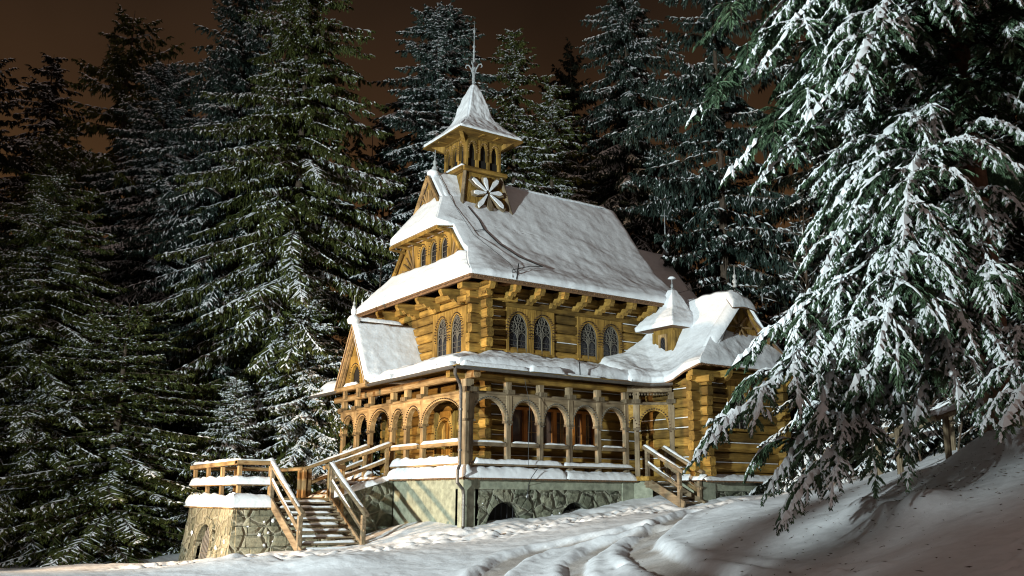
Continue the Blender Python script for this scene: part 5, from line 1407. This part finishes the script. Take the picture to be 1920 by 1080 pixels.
def copy_tree(src, label, loc, rz, sc=1.0, needle=None, group=None, nosnow=False):
    r = src.copy(); COL.objects.link(r); r.location = loc; r.rotation_euler = (0, 0, rz); r.scale = (sc, sc, sc) if not isinstance(sc, tuple) else sc; r['label'] = label
    if group: r['group'] = group
    for ch in src.children:
        if nosnow and ch.name.startswith('snow'): continue
        c = ch.copy(); c.parent = r; COL.objects.link(c)
        if needle and ch.name.startswith('crown'):
            c.data = c.data.copy(); c.data.materials[0] = M[needle]
    return r
G = 'snowy spruces around the chapel'
def at_g(x, y, dz=-.2): return (x, y, float(base_h(np.array([x]), np.array([y]))[0]) + dz)
A = make_spruce('spruce_tree', 'huge olive green spruce left of the chapel porch, its top cut by the frame', at_g(.2, 15.4), .4, dict(seed=3, H=28, Rr=7.2, dens=1.25, snow=.36, droop=.45, hang=.95, step=.36, twigw=.050, top_shape=.62, irregular=.36), 'needle', group=G)
Bt = make_spruce('spruce_tree', 'broad bluish spruce with drooping snow-laden boughs directly behind the belfry', at_g(7.5, 15.4), 1.0, dict(seed=8, H=26.0, Rr=6.2, dens=1.35, snow=.80, droop=.42, hang=.4, top_shape=.48, tipup=.1, twigw=.060, irregular=.3), 'needle_blue', group=G)
Ct = make_spruce('spruce_tree', 'slim spruce with thin snow lines just right of the spire', at_g(11.6, 14.6), 2.2, dict(seed=15, H=25, Rr=5.0, dens=1.1, snow=.50, droop=.50, hang=.65, top_shape=.62, irregular=.36, twigw=.052), 'needle', group=G)
Dt = make_spruce('spruce_tree', 'shaggy spruce at far left of the photo with few snow lines and sky gaps', at_g(-8.8, 23.5), .2, dict(seed=21, H=20, Rr=5.2, dens=.95, snow=.24, droop=.30, hang=.85, irregular=.5, crown0=.03, top_shape=.58, twigw=.055), 'needle', group=G)
Yt = make_spruce('young_spruce_tree', 'young dense spruce whitened with snow between the landing and the porch', at_g(-.1, 12.2), 0, dict(seed=33, H=10.6, Rr=3.6, dens=1.6, snow=1.0, droop=.30, hang=.3, step=.26, twigw=.035, crown0=.01), 'needle', group=G)
copy_tree(A, 'tall spruce beside the huge olive one on its left, crown running out of the frame', at_g(-1.5, 20.0), 2.2, (.93, .93, 1.03), 'needle_blue')
copy_tree(Bt, 'spruce with bluish rounded top, the third crown from the left edge', at_g(-4.2, 23.2), .5, (.86, .86, .93))
copy_tree(Dt, 'tallest dark spruce near the left edge with a ragged pointed top', at_g(-5.6, 26.6), 1.7, (1.3, 1.3, 1.42))
copy_tree(Bt, 'hazy blue-green spruce standing behind the two tallest left crowns', at_g(0.6, 29.0), 3.0, (.95, .95, 1.08))
copy_tree(Ct, 'lower spruce filling the gap right of the slim one behind the main roof', at_g(13.4, 13.4), 4.2, (1.05, 1.05, .86))
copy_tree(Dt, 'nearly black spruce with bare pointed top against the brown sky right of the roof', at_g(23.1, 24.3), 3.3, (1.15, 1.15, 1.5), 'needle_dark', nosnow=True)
copy_tree(A, 'very tall shaggy spruce behind the right end of the roof, top cut by the frame', at_g(18.4, 13.0), 5.0, (.86, .86, 1.08), 'needle_blue')
copy_tree(Dt, 'dim spruce half hidden between the nearest spruce and the tall one behind the roof', at_g(16.5, 4.6), 1.1, (1.05, 1.05, 1.38), 'needle_blue')
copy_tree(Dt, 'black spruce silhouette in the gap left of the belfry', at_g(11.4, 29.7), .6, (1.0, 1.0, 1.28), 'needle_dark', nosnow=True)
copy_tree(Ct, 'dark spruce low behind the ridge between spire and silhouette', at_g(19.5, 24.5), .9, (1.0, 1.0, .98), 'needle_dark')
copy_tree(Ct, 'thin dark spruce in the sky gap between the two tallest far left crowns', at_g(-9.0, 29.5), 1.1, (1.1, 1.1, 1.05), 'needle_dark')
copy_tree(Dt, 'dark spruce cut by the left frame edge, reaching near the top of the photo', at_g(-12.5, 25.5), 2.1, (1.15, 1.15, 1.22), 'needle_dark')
copy_tree(A, 'wide low spruce at the lower left corner with boughs down to the snow', at_g(-9.8, 16.2), .9, (.80, .80, .56))
copy_tree(Ct, 'dark spruce at the left frame edge behind the lowest boughs', at_g(-13.8, 19.5), 2.9, (1.2, 1.2, .72))
copy_tree(Dt, 'dim bushy spruce filling the bottom left between the edge and the stone landing', at_g(-7.2, 12.6), 5.2, (.95, .95, .48))
copy_tree(Yt, 'small white spruce standing just left of the stone landing', at_g(-3.2, 11.9), 1.9, .62)
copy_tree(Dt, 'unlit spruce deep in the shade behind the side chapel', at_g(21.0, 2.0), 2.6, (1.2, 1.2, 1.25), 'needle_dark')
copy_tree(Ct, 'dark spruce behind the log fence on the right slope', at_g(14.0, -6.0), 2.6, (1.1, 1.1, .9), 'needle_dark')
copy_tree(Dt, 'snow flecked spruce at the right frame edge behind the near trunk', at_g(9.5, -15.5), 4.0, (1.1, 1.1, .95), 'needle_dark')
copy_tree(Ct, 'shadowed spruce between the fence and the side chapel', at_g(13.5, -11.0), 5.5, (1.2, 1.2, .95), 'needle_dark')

# distant wood: one mass of dark crowns that closes the gaps between the trunks
def far_wood():
    rs = np.random.RandomState(77); F = Tri()
    _, B0, F0, S0 = spruce_mesh(5, 17, 3.8, dens=.7, snow=.0, droop=.3, hang=.5, step=.7)
    T0 = np.concatenate(F0.t)
    pos = []
    for az in np.arange(12, 112, 2.2):
        for ring in (44, 54):
            r = ring + rs.uniform(-3, 4); a = math.radians(az + rs.uniform(-1, 1)); pos.append((CAM.x + r * math.cos(a), CAM.y + r * math.sin(a)))
    for (x, y) in pos:
        if -2 < x < 15 and -3 < y < 10: continue
        d = math.hypot(x - CAM.x, y - CAM.y); s = rs.uniform(.55, .85); a = rs.uniform(0, 6.28); c, n_ = math.cos(a), math.sin(a)
        Rm = np.array([[c, -n_, 0], [n_, c, 0], [0, 0, 1]]); T = T0[rs.rand(len(T0)) < .5] @ Rm.T * np.array([s * 1.2, s * 1.2, s]) + np.array(at_g(x, y))
        F.t.append(T.astype(np.float32))
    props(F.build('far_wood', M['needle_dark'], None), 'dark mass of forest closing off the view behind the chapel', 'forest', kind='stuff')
far_wood()

# unseen young spruces added to shade the right-hand bank from the cold lamp
for i, (x, y, k) in enumerate(((-21.5, -15.8, .52), (-21.0, -14.6, .50), (-21.2, -13.4, .47), (-21.9, -17.2, .54))):
    copy_tree(Yt, ('unseen young spruce added to shade the bank, %s of four in a row' % ('second', 'third', 'last and smallest', 'first and tallest')[i]), at_g(x, y), i * 1.3, (k * 1.4, k * 1.4, k))
# bare young trees
def bare_tree(label, loc, H, seed, spread=.35, snow=.7, nb=26, name='bare_tree', mat='bark', fork=1, scale_r=1.0):
    rs = np.random.RandomState(seed); root = empty(name, loc, label=label, cat='tree'); t = MB(); S = Tri(); B = MB()
    pts = [Vector((0, 0, 0))]
    for k in range(12): pts.append(pts[-1] + Vector((rs.normal(0, .04), rs.normal(0, .04), H / 12)))
    t.tube(pts, [.05 * scale_r * H / 8 * (1 - k / 13) + .006 for k in range(13)], 7); t.build('trunk', M[mat], root)
    P0 = []; P1 = []
    for k in range(nb):
        f = rs.uniform(.12, .97); i = min(11, int(f * 12)); p = pts[i].lerp(pts[i + 1], f * 12 - i); a = rs.rand() * 6.28; L = H * spread * (1.05 - f) * rs.uniform(.5, 1.2) + .2; e = rs.uniform(.5, 1.2)
        d = Vector((math.cos(a), math.sin(a), e)).normalized(); q = [p]; 
        for j in range(5): d = (d + Vector((rs.normal(0, .12), rs.normal(0, .12), rs.normal(0, .1)))).normalized(); q.append(q[-1] + d * L / 5)
        B.tube(q, [.014 * scale_r * (1 - j / 6) + .004 for j in range(6)], 4)
        for u, v in zip(q, q[1:]): P0.append(u); P1.append(v)
        for j in (2, 3, 4):
            for s_ in (0, 1):
                d2 = (d + Vector((rs.normal(0, .6), rs.normal(0, .6), rs.normal(0, .3)))).normalized(); r = q[j] + d2 * L * rs.uniform(.15, .4); B.tube([q[j], q[j].lerp(r, .5) + Vector((0, 0, .03)), r], [.007, .005, .003], 3); P0.append(q[j]); P1.append(r)
    B.build('branches', M[mat], root)
    p0 = np.array([list(p) for p in P0]); p1 = np.array([list(p) for p in P1]); mk = rs.rand(len(p0)) < snow
    roofs(S, p0[mk] + UP * .01, p1[mk], np.full(mk.sum(), .018), np.full(mk.sum(), .025), rs); S.build('snow_cover', M['tree_snow'], root)
    return root
bare_tree('thin leafless sapling between the left spruce and the chapel gable', at_g(3.6, 13.2), 13.5, 4, spread=.16, nb=34)
bare_tree('dead spruce pole with short snowy stubs against the sky left of the belfry', at_g(7.8, 24.0), 22.0, 6, spread=.11, nb=60, scale_r=1.3)
bare_tree('tangle of bare branches above the side chapel roof', at_g(15.2, -1.0), 11.5, 9, spread=.42, nb=44, snow=.35)
bare_tree('leafless bush with snow flecks behind the log fence', at_g(6.8, -11.6), 3.6, 12, spread=.5, nb=40, snow=.8)
bare_tree('second leafless bush, nearer the side chapel, behind the fence', at_g(10.6, -8.2), 4.2, 13, spread=.5, nb=40, snow=.6)

# ------------------------------------------------------------------ the near spruce, with every twig
def near_spruce():
    rs = np.random.RandomState(42); tx_, ty_ = 3.2, -14.7; tz = gz(tx_, ty_) - .2
    root = empty('spruce_tree', (tx_, ty_, tz), label='nearest big spruce at right, long fronds weighed down by snow sweeping down left', cat='tree')
    H = 21.0; t = MB(); t.tube([(0, 0, -.2), (0, 0, .2), (.02, 0, 1.2), (.06, .03, 4), (.05, .1, 9), (.0, .1, 15), (0, 0, H)], [.50, .36, .29, .26, .21, .12, .02], 14); t.build('trunk', M['bark_red'], root)
    O = np.array([tx_, ty_, tz]); W = Tri(); F = Tri(); S = Tri(); SB = Tri()
    br = []; PAD = []
    # hand placed boughs: (height on the trunk, tip in world space, sag, snow)
    for h, tip, sag, sn in ((4.0, (-3.85, -13.6, 1.62), .5, .95), (4.6, (-2.7, -13.5, 3.25), .4, .8), (5.6, (-1.8, -14.7, 4.7), .7, .9), (2.4, (-2.9, -14.5, .68), .35, .75), (3.0, (-2.4, -13.8, 1.15), .5, .85),
                            (5.2, (-2.1, -15.8, 3.1), .6, .95), (12.0, (-2.6, -12.9, 9.5), .6, .25), (10.8, (-2.5, -12.5, 8.1), .6, .3), (9.0, (-2.9, -13.7, 6.5), .6, .5), (7.0, (-2.4, -13.9, 6.4), .6, .85), 
                            (6.8, (-1.6, -14.9, 5.9), .7, .9), (4.6, (-1.3, -14.8, 3.8), .6, .9), (4.0, (-2.2, -14.9, 3.2), .6, .95), (9.6, (-3.4, -16.6, 7.0), .9, .95), (9.4, (-3.1, -15.6, 6.8), .8, .9), (2.8, (-.9, -15.6, 2.3), .5, .95), (3.4, (-.7, -16.2, 2.6), .5, .95),
                            (3.4, (-2.2, -15.4, 2.7), .6, .9), (2.2, (-1.3, -17.2, 2.0), .4, .9), (5.8, (-3.0, -17.0, 4.6), .7, .95), (4.8, (-2.3, -14.8, 2.2), .6, .9), (10.6, (-2.9, -14.6, 8.2), .7, .8), (12.6, (-2.4, -14.9, 10.4), .6, .7), (11.6, (-3.2, -16.8, 8.8), .8, .8)):
        br.append((h, np.array(tip, float) - O, sag, sn))
    z = 4.3
    while z < 19.5:
        n = 3
        for k in range(n):
            az = rs.uniform(115, 300) if rs.rand() < .82 else rs.uniform(-60, 115)
            L = (6.3 * (1 - (z / 23.0)) ** .7) * rs.uniform(.65, 1.02)
            if z < 5: L *= .8
            if 110 < az < 230 and z < 8.4: L = min(L, 4.2 if z > 7.2 else 2.9)
            drop = L * rs.uniform(.18, .42); tip = np.array([math.cos(R(az)) * L, math.sin(R(az)) * L, z - drop])
            if az > 190 and z < 6.2: continue
            if az > 190 and z < 8: L = min(L, 3.2)
            if tip[2] < .9 and az < 200: tip[2] = .9 + rs.uniform(0, .6)
            br.append((z, tip, rs.uniform(.5, 1.1), rs.uniform(.10, .75)))
        z += .36
    def frond(p0, tip, sag, sn, BL, thick, step=.15, lvl=0):
        L = np.linalg.norm(tip - p0); ns = max(5, int(L / step)); t_ = np.linspace(0, 1, ns + 1)[:, None]
        pts = p0 + (tip - p0) * t_ + UP * (sag * np.sin(np.pi * t_ ** 1.25) * 1.1); lat0 = unit(np.cross(tip - p0, UP)); pts = pts + lat0 * rs.normal(0, .07) * L * np.sin(np.pi * t_)
        pts[1:-1] += rs.normal(0, .012, (ns - 1, 3))
        d = unit(pts[1:] - pts[:-1]); s = unit(np.cross(d, UP)); w = thick * (.15 + (1 - t_[:-1]) ** 1.2)
        for q in (s, UP): W.add(pts[:-1] - q * w, pts[:-1] + q * w, pts[1:] + q * w * .9); W.add(pts[:-1] - q * w, pts[1:] + q * w * .9, pts[1:] - q * w * .9)
        ph_ = rs.uniform(0, 6.28); along = np.linspace(0, L, ns)
        mk = (.5 + .5 * np.sin(along * 2.2 + ph_)) * .6 + rs.rand(ns) * .4 < sn
        if mk.any(): roofs(SB, (pts[:-1] + UP * w)[mk], (pts[1:] + d * .18)[mk], np.full(mk.sum(), .045 + .03 * (lvl == 0)), np.full(mk.sum(), .05 + .05 * (lvl == 0)), rs)
        # soft pads of snow riding on the bough: a lumpy half-round strip
        if lvl == 0 or L > .8:
            fine = np.linspace(0.06, 1.02, max(10, int(L / .06))); q = np.stack([np.interp(fine, t_[:, 0], pts[:, c]) for c in range(3)], 1)
            if True:
                x_ = fine * L; prof = .5 + .5 * np.sin(x_ * 2.2 + ph_) + .22 * np.sin(x_ * 7.3 + ph_ * 2) + .16 * np.sin(x_ * 15.1 + ph_); prof = np.clip((prof - (1.25 - sn * 1.1)) * 1.4, 0, 1) ** .6 * np.sin(np.pi * np.clip(fine, 0, 1)) ** .4
                dq = unit(np.gradient(q, axis=0)); sq_ = unit(np.cross(dq, UP)); wd = (.036 + .042 * (lvl == 0) + .04 * np.abs(np.sin(x_ * 1.1 + ph_ * 3))) * prof
                ring = []
                for kx, kz in ((-1.15, -.10), (-.85, .40), (-.3, .78), (.35, .75), (.9, .38), (1.15, -.12)):
                    jit = 1 + .18 * np.sin(x_ * 23 + kx * 9 + ph_); ring.append(q + sq_ * (wd * kx * jit)[:, None] + UP * (wd * kz * jit + .004)[:, None])
                PAD.append(np.stack(ring, 1))
        bp, bd, bL = [], [], []
        for sg in (-1, 1):
            tt = np.clip(t_[1:, 0] - rs.uniform(0, 1 / ns, ns), .10 if lvl == 0 else .02, 1); base = np.stack([np.interp(tt, t_[:, 0], pts[:, c]) for c in range(3)], 1)
            ang = rs.uniform(.55, 1.0, ns)[:, None]; dd = unit(d * np.cos(ang) + s * sg * np.sin(ang) - UP * rs.uniform(.05, .55, ns)[:, None])
            LL = (.14 + BL * np.sin(np.pi * np.clip(tt * .72 + .22, 0, 1))) * rs.uniform(.6, 1.2, ns)
            bp.append(base); bd.append(dd); bL.append(LL)
        bp.append(pts[-1:]); bd.append(d[-1:]); bL.append(np.array([.3]))
        bp = np.concatenate(bp); bd = np.concatenate(bd); bL = np.concatenate(bL); n = len(bp)
        pos_ = np.concatenate([along, along, [L]]); snowy = (rs.rand(n) * .5 + .25 + .25 * np.sin(pos_ * 2.2 + ph_)) < sn
        mid = bp + bd * (bL * .5)[:, None]; bd2 = unit(bd - UP * .40); sd = unit(np.cross(bd, UP) + 1e-5)
        for a0, dd0, frac in ((bp, bd, 0), (mid, bd2, 1)):
            ww = np.full(n, .006)[:, None]; e0 = a0 + dd0 * (bL * .5)[:, None]; W.add(a0 - sd * ww, a0 + sd * ww, e0)
            spikes(F, a0, dd0, bL * .55, np.full(n, .026))
            for k in range(4):
                ft = (k + .5) / 4
                for sg in (-1, 1):
                    f0 = a0 + dd0 * (bL * .5 * (ft + rs.uniform(-.08, .08, n)))[:, None]; whole = (frac + ft) / 2
                    fl = (.06 + .15 * (1 - whole) * np.minimum(1, bL / .5)) * rs.uniform(.7, 1.3, n)
                    fd = unit(dd0 * rs.uniform(.7, 1.1, n)[:, None] + sd * sg * rs.uniform(.5, .95, n)[:, None] - UP * rs.uniform(.15, .85, n)[:, None])
                    spikes(F, f0, fd, fl, rs.uniform(.012, .020, n))
                    m2 = snowy & (rs.rand(n) < .46)
                    if m2.any(): roofs(S, f0[m2] + UP * .012, (f0 + fd * (fl * .8)[:, None])[m2], np.full(m2.sum(), .018), np.full(m2.sum(), .026), rs)
            m2 = snowy
            if m2.any(): roofs(S, a0[m2] + UP * .016, (a0 + dd0 * (bL * .52)[:, None])[m2], np.full(m2.sum(), .030), np.full(m2.sum(), .045), rs)
        if lvl == 0 and L > 1.8:
            k_ = int(L * 1.5)
            for q in range(k_):
                t0 = .22 + .70 * (q + rs.rand() * .6) / k_; i = min(ns - 1, int(t0 * ns)); sg = 1 if q % 2 else -1
                a_ = rs.uniform(.5, .9); l2 = ((1 - t0) * L * .42 + .45) * rs.uniform(.7, 1.15)
                dd = unit(d[i] * math.cos(a_) + s[i] * sg * math.sin(a_) - UP * rs.uniform(-.05, .25)); frond(pts[i], pts[i] + dd * l2 - UP * l2 * .10, l2 * .18, min(1, sn * rs.uniform(.6, 1.3)), BL * .72, .010 + .006 * l2, .12, 1)
    for h, tip, sag, sn in br:
        p0 = np.array([0.04, .04, h]); L = np.linalg.norm(tip - p0); frond(p0, tip, sag, sn * .82, .50 * min(1, L / 4.5), .010 + .011 * L)
    PV, PF = [], []; o_ = 0
    for g in PAD:
        n_, k_ = g.shape[:2]; PV.append(g.reshape(-1, 3)); ix = np.arange(n_ * k_).reshape(n_, k_) + o_; PF.append(np.stack([ix[:-1, :-1], ix[:-1, 1:], ix[1:, 1:], ix[1:, :-1]], -1).reshape(-1, 4)); o_ += n_ * k_
    np_mesh('snow_pads', np.concatenate(PV), F4=np.concatenate(PF), mat=M['tree_snow'], parent=root, smooth=True)
    W.build('branches', M['bark'], root); F.build('needles', M['needle_near'], root); S.build('snow_cover', M['tree_snow'], root); SB.build('bough_snow', M['tree_snow'], root)
near_spruce()

# cones, twigs and bark crumbs dropped on the snow under the near spruce
def litter():
    rs = np.random.RandomState(9); n = 1500; T = Tri(); r = np.abs(rs.normal(0, 3.2, n)) + .3; a = rs.uniform(0, 6.283, n); x = 1.2 + r * np.cos(a) * 1.25; y = -14.6 + r * np.sin(a)
    z = ground_h(x, y) + .004; p = np.stack([x, y, z], 1); d = unit(np.stack([rs.normal(0, 1, n), rs.normal(0, 1, n), rs.normal(0, .12, n)], 1)); spikes(T, p, d, rs.uniform(.02, .12, n), rs.uniform(.003, .009, n))
    props(T.build('fallen_twigs', M['bark'], None), 'dark twigs and needles scattered on the snow below the nearest spruce', 'twigs', kind='stuff')
litter()
